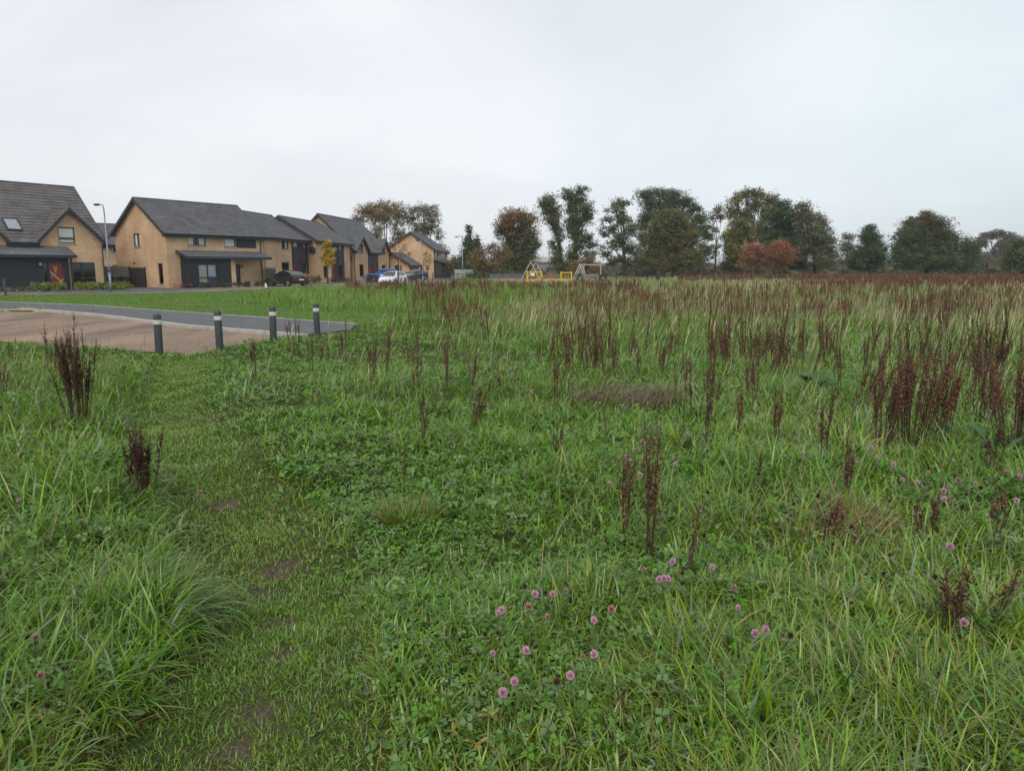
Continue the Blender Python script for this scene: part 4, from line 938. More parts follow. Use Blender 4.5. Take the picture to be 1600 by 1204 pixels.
def ygate(label, p, q, h):
    (x1, y1), (x2, y2) = p, q; L = math.hypot(x2-x1, y2-y1); root = tag(empty('playground_gate', (x1, y1, LOW), math.atan2(y2-y1, x2-x1)), label, 'gate', 'yellow playground gates')
    for x in (0, L): mb = MB(); mb.box(x-.06, x+.06, -.06, .06, 0, h+.04); mb.build('post', M['yellow_paint'], root)
    mb = MB(); 
    for z in (.12, h-.07): mb.box(.06, L-.06, -.035, .035, z-.04, z+.05)
    n = int(L/.17)
    for k in range(1, n): mb.tube([(L*k/n, 0, .14), (L*k/n, 0, h-.08)], .016, 5)
    mb.build('gate_leaf', M['yellow_paint'], root); return root
y1g = ygate('larger yellow metal gate with a small white notice, below the left swing frame', at(823.5, PY), at(845.5, PY), 1.32); ygate('smaller yellow metal gate beside the timber climbing frame', at(876.5, PY+3), at(893, PY+3), 1.25)
mb = MB(); mb.box(.42, .86, -.075, -.055, .82, 1.14); mb.build('notice', M['white_paint'], y1g)
# playground frames
def frame(name, label, cat): return tag(empty(name, (0, 0, 0)), label, cat)
sw = empty('swing_frame', (*at(829, 87), LOW)); tag(sw, 'timber A-frame swing behind the larger yellow gate', 'swing')
def aframe(root, dx, dy, hw, h, r=.058, cross=True, m='timber_pale'):
    for s in (-1, 1): mb = MB(); mb.tube([(dx+s*hw, dy, 0), (dx-s*.06, dy, h)], r, 8); mb.build('leg', M[m], root)
    if cross: mb = MB(); mb.tube([(dx-hw*.42, dy+.02, h*.56), (dx+hw*.42, dy+.02, h*.56)], r*.7, 6); mb.build('cross_brace', M[m], root)
aframe(sw, 0, 0, 1.25, 2.55, cross=False); aframe(sw, .75, 4.2, 1.25, 2.55, cross=False)
mb = MB(); mb.tube([(-.02, -.2, 2.5), (.78, 4.4, 2.5)], .075, 8); mb.build('beam', M['galv'], sw)
mb = MB(); 
for k in range(2):
    for s in (-.35, .35): mb.tube([(.30, 2.1+s, 2.45), (.30, 2.1+s*1.2, .55)], .014, 4)
mb.lathe([(.5,.5),(.55,.52),(.55,.6),(.5,.62)], 16, (.3, 2.1, 0)); mb.build('basket_seat', M['rubber'], sw)
cf = empty('play_climber', (*at(905, 90), LOW)); tag(cf, 'pale timber climbing frame with top rail and hanging nets, right of the yellow gates', 'climbing frame')
aframe(cf, 0, 0, .95, 2.15, .068, cross=True); aframe(cf, .38, 1.3, .95, 2.15, .068, cross=False)
mb = MB(); mb.tube([(-.05, 0, 2.12), (2.7, .2, 2.02)], .06, 8); mb.build('beam', M['timber_pale'], cf)
mb = MB(); mb.tube([(2.62, .2, 0), (2.62, .2, 2.05)], .07, 8); mb.build('leg', M['timber_pale'], cf)
mb = MB(); mb.tube([(.55, .05, 0), (.55, .05, 2.1)], .06, 8); mb.build('leg', M['timber_pale'], cf)
mb = MB()
for k in range(7): x = .75+k*.27; mb.tube([(x, .12, 2.05), (x, .12, .45)], .012, 4)
for k in range(4): mb.tube([(.7, .12, .55+k*.4), (2.5, .14, .55+k*.4)], .012, 4)
mb.build('net', M['rubber'], cf)
bn = empty('play_bench', (*at(922, 86), LOW)); tag(bn, 'low timber play bench in front of the climbing frame', 'bench')
mb = MB(); mb.box(-1.0, 1.0, -.2, .2, .62, .72); mb.build('seat', M['timber_grey'], bn)
for s in (-.8, .8): mb = MB(); mb.box(s-.06, s+.06, -.18, .18, 0, .62); mb.build('leg', M['timber_grey'], bn)
mb = MB(); mb.box(-1.0, 1.0, .21, .26, .8, 1.0); mb.build('backrest', M['timber_grey'], bn)
def tyre(px, Y_, z, label):
    x, y = at(px, Y_); n, m = 18, 8; mb = MB(); R_, r = .34, .12; b = 0
    for i in range(n):
        a = 6.283*i/n
        for j in range(m): t = 6.283*j/m; q = R_+r*math.cos(t); mb.v.append((q*math.cos(a), r*math.sin(t), q*math.sin(a)+.46))
    for i in range(n):
        for j in range(m): mb.f.append((i*m+j, ((i+1)%n)*m+j, ((i+1)%n)*m+(j+1)%m, i*m+(j+1)%m)); mb.mi.append(0)
    o = mb.build('tyre_swing', M['rubber'], smooth=True, loc=(x, y, LOW+z)); tag(o, label, 'tyre', 'rubber tyres by the climbing frame')
tyre(942, 87, .1, 'black rubber tyre at the right end of the climbing frame'); tyre(906.5, 86.5, .1, 'black rubber tyre under the double legs of the climbing frame')
def rider(px, Y_, label, h):
    x, y = at(px, Y_); root = tag(empty('spring_rider', (x, y, LOW), .3), label, 'spring rider', 'red spring riders')
    mb = MB(); mb.tube([(.12*math.cos(k*.9), .12*math.sin(k*.9), .03+k*.018) for k in range(26)], .025, 5); mb.build('spring', M['black_metal'], root)
    mb = MB(); mb.prism([(-.45,-.04,.5),(-.3,-.04,.95),(-.12,-.04,.72),(.15,-.04,.72),(.3,-.04,1.0),(.5,-.04,.92),(.42,-.04,.55),(.1,-.04,.46)], (0,.08,0)); 
    for v in range(len(mb.v)): mb.v[v] = (mb.v[v][0], mb.v[v][1], mb.v[v][2]*h)
    mb.build('body', M['red_paint'], root)
    mb = MB(); mb.tube([(.22,-.22,.86*h),(.22,.22,.86*h)], .02, 6); mb.build('handle', M['black_metal'], root); mb = MB(); mb.box(-.16,.14,-.14,.14,.72*h,.76*h); mb.build('seat', M['red_paint'], root)
rider(850.5, 86.5, 'lower red spring rider beside the larger yellow gate', .85); rider(861.5, 88.5, 'taller red spring rider between the yellow gates', 1.15)
lb = empty('litter_bin', (*at(1028, 92), LOW)); tag(lb, 'dark post-like litter bin standing on the grass beyond the field', 'litter bin')
mb = MB(); mb.lathe([(.24,0),(.26,.05),(.26,.95),(.24,1.0)], 14); mb.build('body', M['black_metal'], lb, smooth=True); mb = MB(); mb.lathe([(.28,1.08),(.28,1.14),(.16,1.24),(.03,1.26)], 14); 
for a in range(3): mb.box(.2*math.cos(a*2.1)-.02, .2*math.cos(a*2.1)+.02, .2*math.sin(a*2.1)-.02, .2*math.sin(a*2.1)+.02, .98, 1.1)
mb.build('lid', M['black_metal'], lb)
# a distant farm shed with a pale sheet roof
bn_ = empty('barn', (*at(851, 340), LOW), .5); tag(bn_, 'distant low barn with pale roof, seen between the trees beyond the playground', 'barn')
mb = MB(); mb.prism([(-11,-6,0),(-11,6,0),(-11,6,4.2),(-11,0,6.2),(-11,-6,4.2)], (22,0,0)); mb.build('wall', M['timber_grey'], bn_)
mb = MB(); mb.prism([(-11.4,-6.6,4.05),(-11.4,0,6.3),(-11.4,6.6,4.05),(-11.4,6.6,4.3),(-11.4,0,6.55),(-11.4,-6.6,4.3)], (22.8,0,0)); mb.build('roof', M['sill'], bn_)

# ---------------------------------------------------------------- cars
def car(label, px, Y_, rz, paint_, kind='hatch', z=LOW+.01):
    x, y = at(px, Y_); root = tag(empty('parked_car', (x, y, z), rz), label, 'car', 'cars parked by the houses')   # local +x is the nose
    if kind == 'hatch': L, W_, st = 4.05, .86, [(-2.02,.42,.72,.72),(-1.96,.30,.92,.80),(-1.5,.24,.98,.855),(-.6,.20,.95,.86),(.4,.20,.94,.86),(1.05,.20,.92,.855),(1.55,.22,.80,.83),(1.88,.26,.66,.76),(2.0,.34,.54,.62)]; cab = [(1.08,.93),(.28,1.42),(-.55,1.47),(-1.45,1.38),(-1.93,.95)]
    elif kind == 'saloon': L, W_, st = 4.6, .89, [(-2.28,.42,.84,.72),(-2.2,.30,.98,.80),(-1.6,.24,1.0,.885),(-.6,.20,.95,.89),(.4,.20,.94,.89),(1.1,.20,.92,.885),(1.75,.22,.80,.85),(2.12,.26,.66,.78),(2.26,.34,.54,.64)]; cab = [(1.1,.93),(.2,1.38),(-.55,1.43),(-1.25,1.34),(-2.02,1.0)]
    else: L, W_, st = 4.4, .9, [(-2.15,.42,.84,.76),(-2.1,.32,1.0,.84),(-1.6,.26,1.06,.89),(-.6,.22,1.03,.9),(.4,.22,1.02,.9),(1.1,.22,1.0,.89),(1.7,.24,.90,.86),(2.02,.28,.76,.80),(2.15,.36,.6,.68)]; cab = [(1.15,1.0),(.4,1.55),(-.5,1.62),(-1.6,1.55),(-2.08,1.03)]
    mb = MB(); b = 0; sec = []
    for (sx, zl, zt, w_) in st:
        zm = zl+(zt-zl)*.45
        ring = [(sx,0,zl),(sx,w_*.86,zl),(sx,w_*.98,zl+.08),(sx,w_,zm),(sx,w_*.965,zt-.07),(sx,w_*.90,zt-.01),(sx,w_*.5,zt+.02),(sx,0,zt+.03)]
        ring = ring + [(p[0],-p[1],p[2]) for p in ring[-2:0:-1]]; sec.append(len(mb.v)); mb.v += ring
    m_ = 14
    for a, c in zip(sec[:-1], sec[1:]):
        for k in range(m_): mb.f.append((a+k, a+(k+1)%m_, c+(k+1)%m_, c+k)); mb.mi.append(0)
    mb.f.append(tuple(sec[0]+k for k in range(m_))); mb.f.append(tuple(sec[-1]+k for k in range(m_))[::-1]); mb.mi += [0, 0]
    wt, wb = W_*.70, W_*.90; cr = []
    for i, (sx, z_) in enumerate(cab):
        w_ = wb if i in (0, len(cab)-1) else wt
        cr.append(len(mb.v)); mb.v += [(sx, w_, z_), (sx, w_*.8, z_+.03), (sx, 0, z_+.045), (sx, -w_*.8, z_+.03), (sx, -w_, z_)]
    for a, c in zip(cr[:-1], cr[1:]):
        for k in range(4): mb.f.append((a+k, a+k+1, c+k+1, c+k)); mb.mi.append(0)
    belt = lambda xx: float(np.interp(xx, [s[0] for s in st], [s[2] for s in st]))
    for s in (1, -1):
        pts = [(sx, s*(wb if i in (0, len(cab)-1) else wt), z_) for i, (sx, z_) in enumerate(cab)]
        mb.face(pts if s > 0 else pts[::-1])
    body = mb.build('body', M[paint_], root, smooth=False)
    def glass(name, pts, off):
        g = MB(); o = Vector(off); g.face([Vector(p)+o for p in pts]); return g.build(name, M['car_glass'], root)
    def lerp(p, q, t): return tuple(p[i]+(q[i]-p[i])*t for i in range(3))
    c0, c1, c3, c4 = cab[0], cab[1], cab[-2], cab[-1]
    A = lambda s, c, w_: (c[0], s*w_, c[1])
    ws = [lerp(A(1,c0,wb*.86),A(1,c1,wt*.86),.06), lerp(A(-1,c0,wb*.86),A(-1,c1,wt*.86),.06), lerp(A(-1,c0,wb*.86),A(-1,c1,wt*.86),.95), lerp(A(1,c0,wb*.86),A(1,c1,wt*.86),.95)]
    glass('windscreen', ws, (.035,0,.045))
    rw = [lerp(A(1,c4,wb*.82),A(1,c3,wt*.82),.25), lerp(A(-1,c4,wb*.82),A(-1,c3,wt*.82),.25), lerp(A(-1,c4,wb*.82),A(-1,c3,wt*.82),.92), lerp(A(1,c4,wb*.82),A(1,c3,wt*.82),.92)]
    glass('rear_window', rw, (-.045,0,.04))
    for s in (1, -1):
        zb_ = belt(0)+.04; zt_ = cab[2][1]-.10; mid = -.42
        def P(xx, z_): t = (z_-.95)/(cab[2][1]-.95); return (xx, s*(wb+(wt-wb)*t+.008), z_)
        fx = c0[0]-.22; tx = c1[0]+.02
        glass('side_window', [P(fx, zb_), P(mid+.05, zb_), P(mid+.05, zt_), P(tx, zt_-.02)], (0,0,0)); glass('side_window', [P(mid-.05, zb_), P(c4[0]+.42, zb_+.05), P(c3[0]+.12, zt_-.05), P(mid-.05, zt_)], (0,0,0))
        mb = MB(); mx_ = c0[0]-.28; mb.box(mx_-.09, mx_+.09, s*(wb+.02) if s > 0 else -(wb+.2), wb+.2 if s > 0 else -(wb+.02), zb_-.02, zb_+.12); mb.build('mirror', M[paint_], root)
        fr, rr_ = st[-1], st[0]
        mb = MB(); y0, y1 = sorted((s*.42, s*.70)); mb.prism([(st[-2][0]+.02, y0, .57), (st[-2][0]-.02, y1, .58), (st[-3][0]+.06, y1+.0, .72), (st[-2][0]-.12, y0, .67)], (.07,0,.01)); mb.build('headlight', M['lens'], root)
        mb = MB(); y0, y1 = sorted((s*.50, s*.80)); mb.box(st[0][0]-.03, st[0][0]+.12, y0, y1, rr_[2]-.14, rr_[2]+.04); mb.build('taillight', M['tail'], root)
        for wx in (L*.305, -L*.305):
            wh = MB(); yc = s*(W_-.10); wh.tube([(wx, yc-.1, .31), (wx, yc-.085, .31), (wx, yc+.085, .31), (wx, yc+.1, .31)], [.29,.315,.315,.29], 20); o = wh.build('wheel', M['rubber'], root)
            rm = MB(); ys = s*(W_+.003); n = 20
            rm.tube([(wx, ys-.012, .31), (wx, ys+.012, .31)], [.2,.19], 16); rm.build('rim', M['alloy'], o)
            ar = MB(); ar.tube([(wx, s*(W_-.14), .34), (wx, s*(W_-.002), .34)], [.365,.365], 20); ar.build('wheel_arch', M['rubber'], root)
    mb = MB(); mb.box(st[-1][0]-.06, st[-1][0]+.02, -.26, .26, .40, .51); mb.build('number_plate', M['plate'], root)
    mb = MB(); mb.box(st[-1][0]-.09, st[-1][0]+.012, -.5, .5, .34, .39); mb.build('grille', M['rubber'], root)
    mb = MB(); mb.box(st[0][0]-.02, st[0][0]+.03, -.26, .26, .58, .69); mb.build('number_plate', M['plate'], root)
    return root
wc = car('white hatchback parked facing the viewer, behind the dock stems at the lawn edge', 614, 75, R(-104), 'paint_white', 'hatch', LOW+.03)
wc.scale = (1, 1, .92)
car('charcoal saloon parked nose-in before the narrow house, red tail lamp showing', 449, 69.8, R(141), 'paint_grey', 'saloon')
car('bright blue car parked behind the white one and the two bins', 597, 91, R(-148), 'paint_blue', 'suv')
car('dark navy car parked before the far gable house', 648, 103, R(-116), 'paint_navy', 'saloon')

# ---------------------------------------------------------------- front gardens
def shrub(label, px0, px1, ytop, ybot, Yd, pal, name='garden_shrub', leaf=.10, dens=16, n=5, group='shrubs in the front gardens', cat='shrub'):
    g = random.Random(int(px0*3)); w_ = (px1-px0)/2; h = (ybot-ytop)/2; c = (px0+px1)/2; lo = []
    for k in range(n):
        u = -1+2*(k+.5)/n; lo.append((c+u*w_*(1-.6/n), ytop+h*g.uniform(.9, 1.1)+h*.12*u*u, w_/n*1.5, h*g.uniform(.85, 1.0)))
    return tree(name, label, c, Yd, lo, pal, leaf=leaf, dens=dens, trunk=.03, fork=.2, group=group, cat=cat, per=22, spray=.55, depth=1.0)
LIME = (.20,.24,.035)
shrub('low lime-green clipped hedge in front of the red door', 48, 104, 441.5, 451, 54.6, [(LIME,4),(GREEN,1)], 'low_hedge', n=9, dens=34, leaf=.09, cat='hedge')
shrub('longer lime-green low hedge right of the red-door house, behind the lamp', 119, 202, 441, 452.5, 58.0, [(LIME,4),(GREEN,1)], 'low_hedge', n=13, dens=34, leaf=.09, cat='hedge')
shrub('low grey-green ground cover bed with tiny pale flowers, left of the lime hedges', -20, 66, 449, 455, 52.5, [(GREEN,2),(GREY,2),((.30,.30,.26),1)], 'flower_bed', n=12, leaf=.07, cat='flower bed')
shrub('dark bluish-green bush in front of the charcoal car', 408, 431, 431.5, 445.5, 66.8, [(DARK,3),(GREEN,1),((.05,.085,.06),2)])
shrub('yellowing bush at the rear bumper of the charcoal car', 470, 486, 424, 442, 71.5, [(OLIVE,3),(YEL,1),(BROWN,1)]); shrub('small green bush right of the yellowing one', 487, 501, 429, 442, 73, [(GREEN,3),(OLIVE,1)])
shrub('low straggly planting strip below the golden young tree', 512, 548, 433.5, 441, 82, [(GREEN,2),(BROWN,1),(GREY,1)], n=8)
shrub('small reddish shrub by the dark bay window wall', 287, 303, 443.5, 448.5, 63.4, [((.15,.05,.04),2),(BROWN,1)]); shrub('small green shrub under the bay window', 311, 325, 442.5, 448, 64, [(DARK,2),(GREEN,2)]); shrub('small tawny shrub right of the blue-lidded bin', 341, 360, 442.5, 447.5, 64.8, [(BROWN,2),(OLIVE,2)])
shrub('low green plant by the recessed door of the zinc-porch house', 364, 384, 441.5, 446, 66.2, [(DARK,2),((.05,.085,.06),2)]); shrub('little round shrub left of the white garden ornament', 397, 410, 440.5, 446, 67, [(GREEN,2),(OLIVE,2)])
shrub('pale olive rounded bush in front of the navy car', 634, 654, 430, 437, 92, [(GREY,2),(OLIVE,2)], n=6)
def pot(name, label, px, Y_, prof, m, cat, plant=None):
    o = MB(); o.lathe(prof, 14); q = o.build(name, M[m], smooth=False, loc=(*at(px, Y_), LOW)); tag(q, label, cat)
pot('stone_planter', 'pinkish stone planter at the corner beside the dark bay', 279, 62.6, [(.26,0),(.30,.05),(.36,.42),(.34,.44),(.30,.40),(.05,.38)], 'terracotta', 'planter')
pot('plant_pot', 'tall black plant pot beside the recessed front door', 387, 66.5, [(.17,0),(.24,.48),(.26,.5),(.24,.52),(.2,.46),(.02,.45)], 'black_metal', 'plant pot')
pot('garden_ornament', 'small white garden ornament beside the dark bush', 415.5, 65.6, [(.11,0),(.12,.04),(.07,.10),(.10,.20),(.08,.27),(.05,.30),(.07,.36),(.02,.40)], 'white_paint', 'ornament')
def low_rail(label, p, q, m='timber_orange'):
    (x1, y1), (x2, y2) = p, q; L = math.hypot(x2-x1, y2-y1); root = tag(empty('low_rail', (x1, y1, LOW), math.atan2(y2-y1, x2-x1)), label, 'rail', 'low rails round the playground')
    mb = MB(); mb.box(0, L, -.05, .05, .30, .42); mb.build('rail_board', M[m], root)
    for k in range(4): x = L*k/3; mb = MB(); mb.box(x-.04, x+.04, .052, .12, 0, .5); mb.build('post', M[m], root)
low_rail('yellow low rail running between the two yellow gates', at(847, PY-.6), at(875, PY+2.2), 'yellow_paint'); low_rail('orange-brown low timber rail left of the larger yellow gate', at(775, PY+9), at(818, PY+7))
# ---------------------------------------------------------------- meadow: blades, leaves and stalks as real geometry
def blades(P, az, L, W, lean, curve, segs, colr, tipc=None, prof='blade', twist=None):
    n = len(P); t = np.linspace(0, 1, segs+1); pos = P.copy(); hd = np.stack([np.cos(az), np.sin(az), np.zeros(n)], 1)
    sd = np.stack([-np.sin(az), np.cos(az), np.zeros(n)], 1)
    if twist is not None: sd = sd*np.cos(twist)[:, None] + hd*np.sin(twist)[:, None]
    V = np.empty((n, segs+1, 2, 3), np.float32); C = np.empty((n, segs+1, 2, 3), np.float32)
    for s in range(segs+1):
        if prof == 'blade': wv = W*(.75+.25*min(1, t[s]*4))*(1-t[s]**2.2*.93)
        elif prof == 'spike': wv = W*(.28 if t[s] < .5 else (1.0 if t[s] < .92 else .35))
        else: wv = W*(.35+.65*math.sin(math.pi*min(.97, t[s]*.86+.14)))
        V[:, s, 0] = pos - sd*(wv/2)[:, None]; V[:, s, 1] = pos + sd*(wv/2)[:, None]
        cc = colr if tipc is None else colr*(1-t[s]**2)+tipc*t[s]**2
        C[:, s, 0] = cc; C[:, s, 1] = cc
        if s < segs:
            th = np.minimum(lean + curve*(t[s]+.5/segs), 2.35)
            pos = pos + (L/segs)[:, None]*(hd*np.sin(th)[:, None] + np.array([0, 0, 1.])*np.cos(th)[:, None])
    V = V.reshape(-1, 3); C = C.reshape(-1, 3)
    base = (np.arange(n)*(segs+1)*2)[:, None, None]; q = (np.arange(segs)*2)[None, :, None]
    Fq = (base + q + np.array([0, 1, 3, 2])[None, None, :]).reshape(-1, 4)
    return V, Fq, C
class Acc:
    def __init__(s): s.V, s.F, s.C, s.n = [], [], [], 0
    def add(s, vfc): s.V.append(vfc[0]); s.F.append(vfc[1]+s.n); s.C.append(vfc[2]); s.n += len(vfc[0])
    def build(s, name, m, parent=None, smooth=True): return np_mesh(name, np.concatenate(s.V), np.concatenate(s.F), m, np.concatenate(s.C), smooth, parent)
HARD = [ROAD, FOOT, STREET, PLAY]
def on_hard(x, y):
    k = np.zeros(np.shape(x), bool)
    for p in HARD: k |= inpoly(x, y, p)
    return k
def in_lawn(x, y): return inpoly(x, y, LAWN) & ~inpoly(x, y, ISLE)
def wedge(n, r0, r1, pw, half=R(43)):         # ground points spread over the view and a step to each side of it
    u = rng.random(n); a = 2+pw
    r = (r0**a + u*(r1**a-r0**a))**(1/a) if abs(a) > 1e-6 else r0*(r1/r0)**u
    th = (rng.random(n)*2-1)*half
    return r*np.sin(th), r*np.cos(th)-1.0
pdist = pathw
def side(x, y):                               # + right of the trodden path, - left of it
    ys = np.array([p[1] for p in PATH][::-1]); xs = np.array([p[0] for p in PATH][::-1]); o = np.argsort(ys)
    return np.asarray(x) - np.interp(y, ys[o], xs[o])
PALC = np.array([(.128,.290,.006), (.160,.280,.038), (.225,.310,.014), (.44,.37,.18), (.062,.128,.008), (.235,.315,.165)])  # last entry: pale glaucous blades, their colour standing in for whitish highlights on the grass
BROWN_SPOTS = [(G(965, 612), 1.1), (G(60, 750), .5), (G(1330, 830), .55), (G(1500, 480), 5.0), (G(1250, 470), 6.0)]
def grass_col(x, y, n):
    f = fbm(x, y, 1.6, 4); f2 = fbm(x+300, y-80, 7.0, 3); f3 = fbm(x-90, y+50, .5, 3); Yd = np.asarray(y)
    straw = .03 + 1.4*sstep(.44, .66, f2)*sstep(7, 20, Yd)*sstep(-2, 4, np.asarray(x)) + .35*sstep(.58, .76, f)
    straw = straw + .60*sstep(10, 36, Yd)*sstep(1, 8, np.asarray(x))
    for (c, r) in BROWN_SPOTS[:3]: straw = straw + .4*np.exp(-(((x-c[0])**2+(y-c[1])**2)/r**2))
    straw = straw*sstep(.2, .9, pdist(x, y))
    wts = np.stack([.5+.9*sstep(.42, .58, 1-f), .35+.5*f3, .22+.5*sstep(.5, .7, f), straw, .24+.3*sstep(.5, .3, f3), .10+.12*f3], 1)
    wts /= wts.sum(1, keepdims=True); cum = wts.cumsum(1); u = rng.random((n, 1)); k = (u > cum[:, :-1]).sum(1)
    c = PALC[k]*(.75+.5*rng.random((n, 1)))
    return c*(1+.10*rng.normal(size=(n, 3))).clip(.7, 1.3), k
def grass_h(x, y):
    d = pdist(x, y); s = side(x, y); f = fbm(x, y, 1.1, 3); Yd = np.asarray(y)
    h = .11 + .13*f + .11*sstep(.48, .72, fbm(x+11, y, .42, 2)) - .03
    h = np.where(s < 0, h+.07*sstep(14, 10, Yd)-.01*sstep(6, 4, Yd), h)                              # tall rough grass left of the path
    h = np.where((s > 0) & (d < 2.2), h*(.58+.42*sstep(1.0, 2.2, d)), h)         # low clover belt on its right
    h = np.where(inpoly(np.asarray(x), Yd, ISLE), .30+.1*f, h)
    h = h*(1-.50*sstep(11.5, 14, Yd)*sstep(30, 22, Yd)*sstep(1.0, -2.0, np.asarray(x)))
    pw_ = np.where(Yd > 6, .46, .42)
    k = sstep(.72, 1.30, d/pw_ + .5*(fbm(x, y, .35, 2)-.5))
    return .026*(1-k) + h*k, k
def place(x, y):
    ok = ~on_hard(x, y) & (y > .55); return x[ok], y[ok]
meadow = Acc()
def grow(n_tuft, per, r0, r1, pw, segs, wk, rad):
    x, y = wedge(n_tuft, r0, r1, pw); x, y = place(x, y); lw = in_lawn(x, y); x, y = x[~lw], y[~lw]
    x = np.repeat(x, per); y = np.repeat(y, per); n = len(x); dx, dy = rng.normal(size=n)*rad, rng.normal(size=n)*rad
    x, y = x+dx, y+dy; ok = ~on_hard(x, y); x, y, dx, dy = x[ok], y[ok], dx[ok], dy[ok]; n = len(x)
    h, k = grass_h(x, y); r = np.hypot(x, y)
    bare = earth(x, y); keep = rng.random(n) > bare*.95
    x, y, dx, dy, h, k, r = [a[keep] for a in (x, y, dx, dy, h, k, r)]; n = len(x)
    c, ki = grass_col(x, y, n); c = c*(1-(1-k)[:, None]*np.array([.08, .20, .15])); far = sstep(6, 30, r)
    L = h*(.65+.8*rng.random(n))*(1+.25*far)
    wind = 2.6*(fbm(x, y, 3.5, 2)-.5)*2 - .3
    az = np.arctan2(dy, dx)*.0 + np.where(rng.random(n) < .62, np.arctan2(dy, dx), wind + rng.normal(size=n)*1.1)
    lean = (.05+.65*rng.random(n))*(1-.3*far); curve = (.3+2.1*rng.random(n)**1.1)*(1-.45*far)
    th_ = (rng.random(n) < .10*(1-far)) & (k > .3); lean[th_] = 1.15+.35*rng.random(th_.sum()); curve[th_] = .2; c[th_] = np.array([.26,.20,.10])*(.4+.9*rng.random((th_.sum(), 1)))
    W = wk*(r/3).clip(.8, 99)**.74*(.45+1.1*rng.random(n)**1.4); W = np.where(ki == 3, W*.6, W); W = W*np.where(k < .4, .8, 1)
    P = np.stack([x, y, tz(x, y)-.01], 1)
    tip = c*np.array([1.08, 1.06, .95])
    yl = rng.random(n) < .05; tip[yl] = np.array([.30, .22, .06])*(.6+.6*rng.random((yl.sum(), 1)))
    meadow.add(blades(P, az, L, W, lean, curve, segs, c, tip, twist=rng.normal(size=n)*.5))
grow(9000, 8, 1.6, 4.5, .0, 5, .0098, .035)
grow(11000, 8, 4.3, 9.5, -.6, 4, .0080, .045)
grow(26000, 6, 9.2, 26, -1.1, 3, .0050, .07)
grow(80000, 4, 25, 125, -1.2, 2, .0034, .20)
# short turf of the trodden path itself
def path_turf(n):
    t = rng.random(n); seg = np.array(PATH[:-1][::-1]); ys = rng.random(n)**1.5*13.2+1.0
    yy = np.array([p[1] for p in PATH[::-1]]); xx = np.array([p[0] for p in PATH[::-1]]); o = np.argsort(yy)
    x = np.interp(ys, yy[o], xx[o]) + rng.normal(size=n)*.27; y = ys; x, y = place(x, y); n = len(x)
    bare = earth(x, y); keep = rng.random(n) > bare*.93; x, y = x[keep], y[keep]; n = len(x)
    c, k = grass_col(x, y, n); c = c*np.array([1.02, .93, .85])
    r = np.hypot(x, y); L = (.018+.034*rng.random(n))
    return blades(np.stack([x, y, tz(x, y)-.005], 1), rng.random(n)*6.28, L, .0045*(r/3).clip(.8, 9)**.7*(.6+.8*rng.random(n)), .2+.6*rng.random(n), .2+1.0*rng.random(n), 3, c, c*1.15)
meadow.add(path_turf(100000))
tag(meadow.build('meadow_grass', M['grass']), kind='stuff')
# mown turf
lawn = Acc()
xs = np.array([p[0] for p in LAWN]); ys = np.array([p[1] for p in LAWN])
n = 150000; y = 20 + 45*rng.random(n)**1.6; x = at(0, 1)[0]*0 + (rng.random(n)*1.25-1.05)*y*.72; ok = in_lawn(x, y) & ~on_hard(x, y); x, y = x[ok], y[ok]; n = len(x)
c = np.array([(.098,.215,.010)])*(.7+.6*rng.random((n, 1)))*np.stack([1+.5*sstep(.5,.7,fbm(x,y,2,3)), 1+.1*fbm(x,y,4,2), np.ones(n)], 1)
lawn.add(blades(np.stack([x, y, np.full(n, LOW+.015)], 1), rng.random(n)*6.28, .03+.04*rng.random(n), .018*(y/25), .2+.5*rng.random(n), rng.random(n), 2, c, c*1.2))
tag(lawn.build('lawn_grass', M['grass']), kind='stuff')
# pale dry bents
st = Acc()
def bents(n, r0, r1, pw, segs, wk):
    x, y = wedge(n, r0, r1, pw); x, y = place(x, y); n = len(x)
    dens = .08 + .22*sstep(10, 20, y)*sstep(0, 5, x) + .9*sstep(.44, .64, fbm(x+300, y-80, 7.0, 3))*sstep(6, 18, y)*sstep(-3, 2, x) + .25*(side(x, y) < -.6)*(y < 12)
    keep = (rng.random(n) < dens) & ~in_lawn(x, y) & (pdist(x, y) > .7); x, y = x[keep], y[keep]; n = len(x); r = np.hypot(x, y)
    c = np.array([(.50,.42,.25)])*(.5+.75*rng.random((n, 1)))*(1+.1*rng.normal(size=(n, 3)))
    g_ = rng.random(n) < .45; c[g_] = np.array([.17,.19,.07])*(.7+.6*rng.random((g_.sum(), 1)))
    st.add(blades(np.stack([x, y, tz(x, y)], 1), .5*rng.normal(size=n)+.2, (.28+.34*rng.random(n))*(.8+.3*sstep(8, 25, r)), wk*(r/3).clip(.8, 99)**.72*(.5+.9*rng.random(n)), .05+.35*rng.random(n), .1+.7*rng.random(n)**2, segs, c, c*1.1, prof='spike'))
bents(1700, 1.8, 9, -.3, 6, .0034); bents(34000, 9, 30, -1.0, 4, .0030); bents(70000, 28, 120, -1.1, 3, .0033)
tag(st.build('dry_grass_stalks', M['straw']), kind='stuff')
